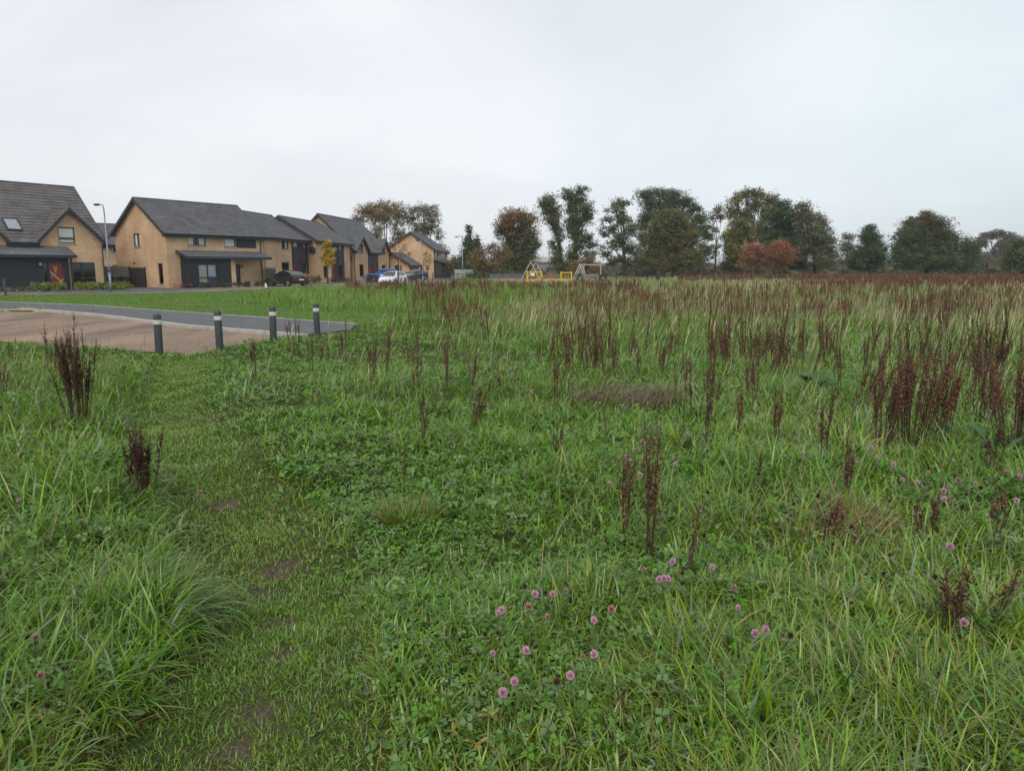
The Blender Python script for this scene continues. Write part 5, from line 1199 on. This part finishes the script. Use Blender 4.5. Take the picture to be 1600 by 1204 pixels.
# clover and buttercup leaves: three leaflets each, most of them in the belt beside the path
def trefoils(n, r0, r1, pw, size):
    x, y = wedge(n, r0, r1, pw); x, y = place(x, y); n = len(x); d = pdist(x, y); s = side(x, y)
    dens = .14 + .25*(s < -.5)*(y < 7) + .80*((s > .25) & (s < 2.3))*sstep(.48, .36, fbm(x+5, y, 1.3, 2)*.75) + .55*sstep(.52, .66, fbm(x-33, y+9, .9, 3))
    keep = (rng.random(n) < dens) & (d > .06) & ((d > .48) | (rng.random(n) < .18)) & ~in_lawn(x, y); x, y = x[keep], y[keep]; n = len(x); r = np.hypot(x, y); h, k = grass_h(x, y)
    z = tz(x, y) + h*(.35+.45*rng.random(n)); sz = size*(r/4).clip(.8, 9)**.45*(.45+1.2*rng.random(n)**1.6); a0 = rng.random(n)*6.28
    tilt = .35*rng.normal(size=(n, 2)); grey = rng.random(n) < .35
    base = np.where(grey[:, None], np.array([(.140,.235,.075)]), np.array([(.085,.200,.012)]))*(.65+.7*rng.random((n, 1)))
    Vs, Cs = [], []
    for q in range(3):
        a = a0+q*2.094+.15*rng.normal(size=n); ca, sa = np.cos(a), np.sin(a)
        def pt(f, g_, up): 
            ux, uy = f*ca-g_*sa, f*sa+g_*ca
            return np.stack([x+ux*sz, y+uy*sz, z+sz*(up+ux*tilt[:, 0]+uy*tilt[:, 1])], 1)
        Vs.append(np.stack([pt(.05,0,0), pt(.55,.42,.12), pt(1.05,0,-.05), pt(.55,-.42,.12)], 1)); Cs.append(np.repeat(base*(.9+.2*rng.random((n, 1))), 4, 0).reshape(n, 4, 3))
    V = np.concatenate(Vs).reshape(-1, 3); C = np.concatenate(Cs).reshape(-1, 3)
    return V, np.arange(len(V)).reshape(-1, 4), C
cl = Acc(); cl.add(trefoils(40000, 1.6, 7, -.2, .021)); cl.add(trefoils(30000, 6.5, 20, -.8, .026))
tag(cl.build('ground_cover_leaves', M['clover_leaf'], smooth=False), kind='stuff')

# ---------------------------------------------------------------- docks gone to seed
DK = [(.098,.050,.034), (.145,.070,.041), (.060,.036,.028), (.20,.098,.052)]
def dock_parts(h, nst, spread, seed, fine, lean=0.0, width=1.0, tint=None):
    g = random.Random(seed); gn = np.random.default_rng(seed); st = MB(); P, S = [], []
    step = .012 if fine else .034
    for i in range(nst):
        a = g.uniform(0, 6.28); sp = spread*math.sqrt(g.random()) if nst > 1 else 0
        b = Vector((math.cos(a)*sp*.35, math.sin(a)*sp*.35, -.03)); hh = h*(g.uniform(.62, 1.0) if i else 1.0)
        tip = Vector((math.cos(a)*sp*1.0 + lean*hh + g.gauss(0, .03), math.sin(a)*sp + g.gauss(0, .03), hh)); mid = b.lerp(tip, .5) + Vector((g.gauss(0,.012), g.gauss(0,.012), .03))
        st.tube([b, mid, tip], [.0045, .0036, .0016] if fine else [.008, .006, .003], 4, cap=False)
        brs = [(mid, tip, .9)]
        for k in range(g.randint(4, 8) if fine else g.randint(1, 3)):
            t = g.uniform(.38, .85); s0 = b.lerp(tip, t); L = hh*g.uniform(.12, .30)*(1.15-t*.6); aa = g.uniform(0, 6.28); o = g.uniform(.10, .42)*width*(1 if fine else .6)
            e = s0 + Vector((math.cos(aa)*L*o, math.sin(aa)*L*o, L)); st.tube([s0, e], [.0025, .001] if fine else [.005, .003], 3, cap=False); brs.append((s0, e, .75))
        for (p, q, sz) in brs:
            L = (q-p).length; m = max(3, int(L/step))
            ph = g.uniform(0, 6)
            for k in range(m):
                if g.random() < (.10 if math.sin(k*.75+ph) > -.15 else .72) or g.random() < .1*k/m: continue
                t = (k+g.random()*.8)/m; c = p.lerp(q, t); taper = 1-.55*max(0, t-.55)/.45
                for _ in range(3 if fine else 2): P.append(c+Vector((g.gauss(0,.007), g.gauss(0,.007), g.gauss(0,.008)))*(1 if fine else 1.3)*width); S.append(sz*taper*(.0105 if fine else .019)*g.uniform(.6, 1.3))
    P = np.array(P); S = np.array(S)[:, None]; n = len(P)
    a = gn.normal(size=(n, 3)); a /= np.linalg.norm(a, axis=1)[:, None]; b = np.cross(a, gn.normal(size=(n, 3))); b /= np.linalg.norm(b, axis=1)[:, None]; a[:, 2] *= 1.0
    V = np.stack([P-a*S, P-b*S*.8, P+a*S, P+b*S*.8], 1).reshape(-1, 3)
    C = np.repeat(np.array(DK)[gn.choice(4, n, p=[.4,.3,.15,.15])]*(.7+.6*gn.random((n, 1))), 4, 0)*(tint or gn.uniform(.75, 1.45))
    return st, V, C
M['dock_stem'] = pm('dock_stem', (.075,.034,.022), (.045,.022,.016), 9, .85)
def dock_thing(h, nst, spread, seed, fine=True, lean=0.0, width=1.0, tint=None):
    st, V, C = dock_parts(h, nst, spread, seed, fine, lean, width, tint); Q = np.arange(len(V)).reshape(-1, 4)
    root = empty('dock_plant')
    st.build('stem', M['dock_stem'], root); np_mesh('seed_head', V, Q, M['dock'], C, False, root)
    return root
DG = 'dried dock plants standing in the meadow'
def put(o, x, y, sc=1.0, rz=None, label=None):
    o.location = (x, y, float(tz(x, y))); o.rotation_euler = (.13*rng.normal() if rz is None else 0, .13*rng.normal() if rz is None else 0, rng.random()*6.28 if rz is None else rz); o.scale = (sc, sc, sc)
    tag(o, label, 'dock', DG)
named = [  # base px, base row, top row, stems, spread, lean, width, label
 (122,655,514,30,.21,0,1.1,'bushy near-black dock with many stems, standing alone left of the bollard path'),
 (224,780,656,15,.13,0,1.1,'short bushy dark dock right at the left edge of the trodden path'),
 (3,628,560,3,.05,0,1,'slim brown dock cut by the left edge of the view'),
 (398,592,525,3,.06,0,1,'slim dock with three stems between the second and third bollards, in front of them'),
 (487,573,520,3,.05,0,1,'slim dock in front of the last bollard'),
 (582,602,527,4,.10,.05,1,'open dock with spreading stems, at the left end of the flowering clover strip'),
 (655,600,548,3,.06,0,1,'short dock pair standing among pale pink clover heads'),
 (738,604,530,4,.07,.05,1,'dock with one taller spike rising from the pale clover strip'),
 (733,655,592,5,.10,.28,1,'dock leaning strongly to the right, above the smooth green grass'),
 (662,682,606,3,.06,.05,1,'thin wispy dock just left of the strongly leaning dock'),
 (872,706,650,3,.06,0,1.1,'low dock with a pink clover head against its stem'),
 (978,822,700,4,.05,0,1.2,'thin dock spike beside the tallest central spike, left of it'),
 (1017,848,642,5,.06,.02,1.4,'tallest single dock spike in the middle of the meadow'),
 (1076,890,785,2,.03,.04,.9,'thin slightly tilted dock spike nearest to the pink clover group'),
 (1104,692,572,3,.06,.05,1.1,'upright dock standing right of the flattened brown tussock'),
 (1152,662,600,3,.06,0,1,'small dock with dense spike between taller ones, right of the brown tussock'),
 (1286,722,600,4,.08,0,1,'slender reddish dock left of the broad dense clump'),
 (1320,792,668,3,.05,.03,1,'thin tall dock standing in front of the broad dense clump'),
 (1425,688,532,40,.42,.04,.9,'broad dense rust-brown clump of dock stems, largest in the right meadow'),
 (1378,692,540,14,.20,0,1.1,'tall dock clump joined to the left side of the largest clump'),
 (1478,690,572,8,.16,.05,1.1,'dock clump at the right foot of the largest clump'),
 (1540,605,488,16,.30,.02,1.0,'tall near-black dock clump behind, towards the right edge'),
 (1590,692,555,32,.40,.02,.9,'dense rust-brown dock clump cut by the right edge of the view'),
 (1548,735,652,4,.07,.10,1,'small leaning dock between two large clumps near the right edge'),
 (1488,1005,858,5,.05,.02,1.8,'close dark dock spike with thick seed clusters, nearest of the right pair'),
 (1544,992,880,3,.02,.16,1.5,'thin close dock spike tilting right, next to the thick one'),
 (1285,832,792,4,.08,.6,1.3,'rusty dock fallen over to the right in the grass'),
 (1448,835,770,3,.05,.05,1,'short brown dock spike among the right-hand clover flowers'),
 (1212,692,602,3,.05,.03,1,'single dock standing alone where the grass turns yellowish'),
 (1556,845,735,2,.04,0,1,'thin dock spike rising through the clover near the right edge'),
 (1185,770,700,2,.04,.02,.9,'faint thin dock spike in the flattened pale grass'),
 (630,745,700,1,.02,.05,.8,'single wispy dock stalk above the yellow-green grass tuft'),
]
for i, (px, by, ty, ns, sp, ln, wd, lb) in enumerate(named):
    x, y = G(px, by, .10 if by > 640 else .04); hz = max(.3, D(px, ty, y).z - float(tz(x, y)))
    o = dock_thing(hz, ns, sp, 100+i, True, ln, wd, .55 if i in (0, 1, 21) else 1.45 if i in (18, 19, 20, 22) else None); put(o, x, y, 1, 0, lb)
fineP = [dock_thing(.85, n_, .03+.02*n_, 300+n_*3+k, True, k*.06, 1) for n_ in (1, 2, 3, 5) for k in range(2)]
def coarse_mesh(seed, ns):
    st, V, C = dock_parts(.95, ns, .03+.030*ns, seed, False, random.Random(seed).uniform(-.12, .18)); n0 = len(V); sv = np.array(st.v); sf = np.array([f for f in st.f])
    return np_mesh('dock_plant', np.concatenate([V, sv]), np.concatenate([np.arange(n0).reshape(-1, 4), sf+n0]), M['dock'], np.concatenate([C, np.tile(np.array([[.06,.028,.018]]), (len(sv), 1))]), False, None)
coarseP = [coarse_mesh(400+k, ns) for k, ns in enumerate((1, 1, 1, 2, 2, 2, 3, 4))]
pts = []
def scatter(n, x0, x1, y0, y1, fld=.5):
    c = 0
    while c < n:
        px, py = rng.uniform(x0, x1), rng.uniform(y0, y1); x, y = G(px, py, LOW*.7)
        if fbm(x, y, max(1.2, y*.12), 3) + .25*(rng.random()-.5) < fld or pdist(x, y) < 1.0 or on_hard(np.array([x]), np.array([y]))[0] or in_lawn(np.array([x]), np.array([y]))[0]: 
            c += .12; continue
        pts.append((x, y)); c += 1
scatter(230, 860, 1640, 490, 600, .36); scatter(50, 950, 1620, 590, 720, .42); scatter(34, 560, 960, 520, 650, .38); scatter(7, 380, 560, 540, 600, .4)
scatter(620, 640, 1640, 460, 512, .40); scatter(120, 420, 1000, 451, 478, .42); scatter(7, 0, 120, 570, 640, .4)
pts = [p for p in pts if all(math.hypot(p[0]-q[0], p[1]-q[1]) > .25 for q in [G(n_[0], n_[1]) for n_ in named])]
pts.sort(key=lambda p: p[1]); NEAR = 300-len(named)
def where(x, y):
    px = CX + F*x/(y*CT+H*ST)
    if y < 9: return 'slim brown dock in the near right meadow below the large clumps' if px > 900 else 'slim brown dock in the near meadow towards the path'
    if y < 14: return 'brown dock spike among the tall ones round the large clumps' if px > 1150 else ('brown dock spike near the flattened tussock, midway into the field' if px > 800 else 'brown dock spike in the thin row behind the pale clover')
    if y < 22: return 'dock spike in the crowded middle of the right field' if px > 1150 else ('dock spike in the open middle field before the playground' if px > 800 else 'dock spike in the open grass right of the bollards')
    return 'small distant dock spike in the right field' if px > 1000 else 'small distant dock spike in front of the playground and street'
for i, (x, y) in enumerate(pts[:NEAR]):
    if y < 15:
        o = fineP[i % len(fineP)] if i < len(fineP) else copy_tree(fineP[i % len(fineP)])
    else:
        o = coarseP[i % len(coarseP)].copy(); col.objects.link(o)
    put(o, x, y, rng.uniform(.62, 1.12), None, where(x, y))
for o in coarseP: bpy.data.objects.remove(o)
# the uncountable rest: hundreds in the far field and the dense rust-brown band in front of the trees
fd = Acc(); rest = pts[NEAR:]
def dense(n, Y0, Y1, px0, px1, thr, edge):
    y = Y0 + (Y1-Y0)*rng.random(n); px = px0 + (px1-px0)*rng.random(n); x = (px-CX)/F*(y*CT+H*ST)
    k = (fbm(x, y*.5, 6, 3) > thr - .22*sstep(px0, px0+edge, px)) & ~on_hard(x, y) & ~in_lawn(x, y); return list(zip(x[k], y[k]))
rest = rest + dense(5200, 82, 128, 1060, 1720, .46, 260) + dense(1000, 60, 84, 1220, 1720, .52, 300) + dense(330, 48, 62, 540, 1000, .50, 60) + dense(420, 26, 60, 900, 1700, .55, 500)
rest = np.array(rest); n0 = len(rest); m = 5
X0 = np.repeat(rest[:, 0], m)+.10*rng.normal(size=n0*m); Y0 = np.repeat(rest[:, 1], m)+.10*rng.normal(size=n0*m); n = len(X0)
c = np.array(DK)[rng.choice(4, n, p=[.3,.35,.1,.25])]*(.75+.7*rng.random((n, 1)))*.82; sk = rng.random(n) < .10*sstep(60, 80, Y0); c[sk] = np.array([.30,.23,.12])*(.6+.6*rng.random((sk.sum(), 1)))
fd.add(blades(np.stack([X0, Y0, tz(X0, Y0)], 1), rng.random(n)*6.28, np.repeat(.75+.35*rng.random(n0), m)*(.55+.45*rng.random(n)), .020*(Y0/30).clip(.8, 2.2)*(.6+.8*rng.random(n)), .02+.12*rng.random(n), .15*rng.random(n), 5, c, c*1.1, prof='spike', twist=rng.random(n)*3))
tag(fd.build('dock_field', M['dock'], smooth=False), 'rust-brown band of dried docks across the far field', kind='stuff')

# ---------------------------------------------------------------- red clover flowers
def clover_thing(cols, h, seed, r=.0125):
    g = np.random.default_rng(seed); root = empty('clover_flower')
    n = 150; i = np.arange(n)+.5; ph = np.arccos(1-1.75*i/n); th = math.pi*(1+5**.5)*i
    d = np.stack([np.cos(th)*np.sin(ph), np.sin(th)*np.sin(ph), np.cos(ph)], 1); ctr = np.array([0, 0, h]); rr = r*(.85+.3*g.random((n, 1)))
    s = np.cross(d, g.normal(size=(n, 3))); s /= np.linalg.norm(s, axis=1)[:, None]
    p0 = ctr + d*r*.30; p1 = ctr + d*rr*np.array([1, 1, 1.1]) + np.array([0, 0, .0015]); w_ = r*.24
    V = np.stack([p0-s*w_*.5, p0+s*w_*.5, p1+s*w_, p1-s*w_], 1).reshape(-1, 3)
    a, b = np.array(cols[0]), np.array(cols[1]); t = g.random((n, 1))
    ct = (a*(1-t)+b*t)*(.8+.4*g.random((n, 1))); cb = ct*.75+np.array(cols[2])*.25; C = np.stack([cb, cb, ct, ct], 1).reshape(-1, 3)
    np_mesh('flower_head', V, np.arange(len(V)).reshape(-1, 4), M['petal'], C, False, root)
    mb = MB(); bx, by = g.normal()*.03, g.normal()*.03; mb.tube([(bx, by, -.02), (bx*.5, by*.5, h*.55), (0, 0, h-r*.5)], [.0018, .0015, .0013], 5); mb.build('stem', M['clover_stem'], root)
    Vl, Cl = [], []
    for q in range(5):
        aa = q*1.256+g.random(); zz = h-r*1.1-.012*(q > 2)-.01*g.random(); L = .024+.01*g.random(); dv = np.array([math.cos(aa), math.sin(aa), .25*g.normal()]); sv = np.array([-math.sin(aa), math.cos(aa), 0]); o = np.array([0, 0, zz])
        Vl += [o, o+dv*L*.5+sv*L*.27, o+dv*L*1.05, o+dv*L*.5-sv*L*.27]; Cl += [np.array([.13,.23,.08])*(.7+.5*g.random())]*4
    np_mesh('leaf', np.array(Vl), np.arange(len(Vl)).reshape(-1, 4), M['clover_leaf'], np.array(Cl), False, root)
    return root
M['clover_stem'] = pm('clover_stem', (.075,.11,.03), (.055,.085,.025), 9, .6)
PINK = ((.66,.34,.48), (.74,.48,.58), (.72,.58,.60)); FADE = ((.46,.24,.19), (.56,.33,.30), (.32,.17,.10)); DEAD = ((.105,.065,.045), (.16,.095,.065), (.08,.055,.03))
FP = {'p': [clover_thing(PINK, .24, 50+k, .0125+.001*k) for k in range(3)], 'f': [clover_thing(FADE, .22, 60+k, .0115) for k in range(2)], 'd': [clover_thing(DEAD, .21, 70+k, .010) for k in range(2)]}
flowers = [  # px, row, kind, label
 (770,1025,'p','pink clover head, left one of the side-by-side pair in the near clover patch'), (822,1021,'p','pink clover head, right one of the side-by-side pair in the near clover patch'),
 (786,1087,'p','lowest pink clover head of the near clover patch'), (804,1070,'p','small pink clover head just above the lowest one'), (891,1060,'p','large pink clover head alone on the right of the near patch'),
 (910,1030,'f','orange-tinged fading clover head above the large lone pink one'), (928,1027,'p','tiny pink clover head touching the orange-tinged one'), (928,974,'p','pink clover head on the upper right of the near patch'),
 (836,932,'p','round pink clover head at the top of the near patch'), (864,932,'p','half-open pink clover head next to a dead brown head'), (826,952,'f','pink and brown clover head below the topmost pink one'), (856,968,'f','orange-pink fading clover head in the middle of the near patch'),
 (779,962,'p','pink clover head at the upper left of the near patch'), (784,957,'p','small pink clover head behind the upper left one'), (884,927,'f','rusty pink clover head above the near patch'), (955,956,'f','rusty clover head at the right end of the near patch'),
 (852,930,'d','dead brown clover head between two pink ones'), (758,995,'d','dead brown clover head left of the near patch, the left one of two'), (778,993,'d','dead brown clover head left of the near patch, the right one of two'), (966,986,'d','dark seed head of clover low on the right of the near patch'),
 (870,1070,'d','dead brown clover head beside the large lone pink flower'), (820,920,'d','pinkish brown seed head of clover at the top left of the near patch'),
 (1030,909,'p','left bloom of the tight pink clover trio'), (1037,907,'p','middle bloom of the tight pink clover trio'), (1044,908,'p','right bloom of the tight pink clover trio'), (1051,881,'p','small pink clover bloom above the tight trio'), (1006,894,'f','rusty clover bloom left of the tight trio'),
 (1066,899,'d','brown clover seed head right of the tight trio'), (1066,915,'d','reddish brown clover seed head under the other brown one'), (1113,890,'p','single pale pink clover bloom standing clear in the grass'), (1147,922,'f','orange-brown clover head between two pink ones in the long grass'),
 (1153,954,'p','pink clover bloom with ragged petals above the low pair'), (1180,994,'p','bright pink clover bloom, left of the low pair'), (1196,989,'p','bright pink clover bloom, right of the low pair'), (1235,997,'d','rusty seed head just right of the low pink pair'), (1506,977,'p','pale pink clover bloom between the two close dock spikes'),
 (1484,857,'p','pink clover bloom behind the thick close dock spike'), (1586,915,'f','dull pink clover head near the right edge'),
 (1253,712,'p','pink clover bloom left of the largest dock clump'), (1250,722,'d','dark seed head below a pink bloom, left of the largest dock clump'), (1370,718,'p','pink clover bloom at the foot of the left dock clump'),
]
pool = [('p',x,y) for x, y in ((1573,738),(1592,736),(1593,746),(1588,785),(1524,758),(1516,741),(1475,783),(1450,740),(1433,757),(1361,702),(1490,722),(1396,728),(1322,748),(1055,727),(1474,770),(1410,752))] + [('f',x,y) for x, y in ((1498,753),(1480,765),(1470,731),(1488,780))] + [('d',x,y) for x, y in ((1106,772),(1278,778),(1240,790),(1380,900),(1390,870),(1460,905),(1330,826),(1510,775),(1405,757),(1532,765))]
pool2 = [('p',x,y) for x, y in ((977,716),(992,704),(1000,745),(953,757),(985,722),(1075,680),(1004,690))] + [('f',x,y) for x, y in ((940,725),(917,680),(900,678))] + [('d',x,y) for x, y in ((812,700),(1100,840),(795,810),(810,812))]
pool3 = [('p',x,y) for x, y in ((42,678),(51,690),(30,785))] + [('f',x,y) for x, y in ((78,674),(92,676),(55,1000),(64,1060),(313,772),(148,684))] + [('d',x,y) for x, y in ((95,697),(117,672),(43,1000),(100,1050),(75,1107),(120,685),(155,700),(44,750))]
pool4 = [('p',x,y) for x, y in ((690,617),(704,583),(757,572),(806,574),(812,568),(798,577),(830,614),(683,570),(628,600),(583,600))] + [('f',x,y) for x, y in ((740,560),(775,567),(870,578))]
for P_, lb in ((pool, '{} clover head scattered in the clover below the large dock clumps on the right'), (pool2, '{} clover head near the tall central dock spikes'), (pool3, '{} clover head in the rough grass left of the path'), (pool4, '{} distant clover head in the strip of thin docks beyond the smooth grass')):
    for (k, x, y) in P_: flowers.append((x, y, k, lb.format({'p': 'pale pink', 'f': 'faded rusty', 'd': 'dead brown'}[k])))
used = {}
for (px, py, k, lb) in flowers:
    i = used.get(k, 0); used[k] = i+1; base = FP[k][i % len(FP[k])]; o = base if i < len(FP[k]) else copy_tree(base)
    x, y = G(px, py, .22 if py > 640 else .16); zz = float(tz(x, y)); o.location = (x, y, zz); o.rotation_euler = (.16*rng.normal(), .16*rng.normal(), rng.random()*6.28)
    zt = D(px, py, y).z; sc = rng.uniform(.72, 1.22)*(1.2 if py < 640 else 1.0); o.scale = (sc, sc, sc); off = o.rotation_euler.to_matrix() @ Vector((0, 0, (.24 if k == 'p' else .22 if k == 'f' else .21)*sc)); o.location = (x-off.x, y-off.y, zt-off.z+.012)
    tag(o, lb, 'flower', 'clover flowers in the meadow')

# ---------------------------------------------------------------- tussocks and leaf rosettes that stand out
def tussock(name, label, px, py, n, rad, Lr, wd, cols, lean, curve, biased=None, cat='grass tuft'):
    x0, y0 = G(px, py); z0 = float(tz(x0, y0)); a = rng.random(n)*6.28; r = rad*np.sqrt(rng.random(n)); x, y = r*np.cos(a), r*np.sin(a)
    az = a + .9*rng.normal(size=n) if biased is None else biased + .95*rng.normal(size=n)
    c = np.array(cols)[rng.integers(0, len(cols), n)]*(.65+.7*rng.random((n, 1))); z = tz(x+x0, y+y0)-z0-.01
    v = blades(np.stack([x, y, z], 1), az, Lr[0]+(Lr[1]-Lr[0])*rng.random(n), wd*(.6+.8*rng.random(n)), lean*(.4+rng.random(n)), curve*(.5+rng.random(n)), 6, c, c*np.array([1.3,1.15,.9]), twist=rng.normal(size=n)*.4)
    A = Acc(); A.add(v); o = A.build(name, M['grass']); o.location = (x0, y0, z0); return tag(o, label, cat)
LU, YG2, STR, BRN = (.085,.200,.020), (.22,.23,.032), (.38,.30,.13), (.17,.112,.045)
tussock('grass_tuft', 'large arching tussock of long grass drooping over its dark base, left of the path', 218, 985, 800, .25, (.18,.44), .0085, [LU, LU, (.045,.11,.015), (.13,.21,.06), YG2], .5, 2.0)
tussock('grass_tuft', 'yellow-green upright tuft of grass at the edge of the clover belt', 640, 815, 420, .15, (.12,.27), .006, [YG2, LU, LU, (.22,.17,.03)], .45, .6)
tussock('grass_tuft', 'flattened brown tussock combed over to the right, in mid meadow', 965, 634, 1500, .62, (.24,.52), .010, [(.12,.075,.035), (.085,.05,.026), (.24,.17,.08), (.14,.085,.04), (.11,.14,.035)], .7, 1.2, biased=-.1)
tussock('grass_tuft', 'small brownish flattened patch of dead grass at the left of the rough bank', 60, 762, 300, .3, (.15,.35), .006, [BRN, STR, (.16,.08,.04)], .9, .7, biased=.4)
tussock('grass_tuft', 'reddish dead grass collapsed in front of the right dock clumps', 1300, 850, 320, .28, (.2,.4), .006, [BRN, STR, (.2,.1,.05)], .8, .6, biased=.6)
def rosette(label, px, py, n, L, seed):
    g = np.random.default_rng(seed); x0, y0 = G(px, py, .05); root = tag(empty('dock_leaf_rosette', (x0, y0, float(tz(x0, y0)))), label, 'leaf rosette')
    for k in range(n):
        a = np.array([6.28*k/n+.5*g.normal()]); l = np.array([L*g.uniform(.6, 1.1)]); c = np.array([(.06,.14,.035)])*g.uniform(.6, 1.2)
        V, Fq, C = blades(np.zeros((1, 3)), a, l, l*.26, np.array([g.uniform(.3, .9)]), np.array([g.uniform(.5, 1.2)]), 8, c, c*1.1, prof='leaf')
        np_mesh('leaf', V, Fq, M['clover_leaf'], C, True, root)
rosette('broad green dock leaves round a bare hollow in mid meadow', 1270, 612, 14, .42, 1)
rosette('broad green dock leaves at the foot of the right-edge clump', 1565, 706, 9, .38, 2)
def fallen(label, px, py, m, L, seed, z=.10):
    g = np.random.default_rng(seed); x0, y0 = G(px, py, z); zt = D(px, py, y0).z; A = Acc()
    for k in range(5 if m else 1):
        a = np.array([g.random()*6.28]); c = np.array([(.36,.26,.04)]) if m else np.array([(.16,.20,.08)])
        A.add(blades(np.zeros((1, 3)), a, np.array([L]), np.array([L*(.3 if m else .5)]), np.array([1.1]), np.array([.5]), 7, c*g.uniform(.8, 1.1), c*.9, prof='leaf'))
    o = A.build('withered_leaf' if m else 'broad_leaf', M['clover_leaf']); o.location = (x0, y0, zt); tag(o, label, 'leaf')
fallen('withered yellow leaf cluster below the near clover patch, the upper right one', 768, 1118, True, .045, 1); fallen('withered yellow leaf cluster in the clover, the small left one', 708, 1140, True, .035, 2); fallen('withered yellow leaf cluster hanging in the grass, the lowest one', 746, 1162, True, .045, 3)
fallen('pale ribbed broad leaf lying by the base of the large tussock', 196, 1114, False, .09, 4, .06)
# ---------------------------------------------------------------- the damp air: one box of even, very thin haze round everything
m, nt, out = new_mat('damp_air'); pv = N(nt, 'ShaderNodeVolumePrincipled'); pv.inputs['Color'].default_value = (.86,.91,.97,1); pv.inputs['Density'].default_value = .00030; pv.inputs['Anisotropy'].default_value = .2
nt.links.new(pv.outputs[0], out.inputs['Volume'])
mb = MB(); mb.box(-1600, 1600, -40, 1850, -3.0, 26.0); tag(mb.build('haze', m), kind='stuff')
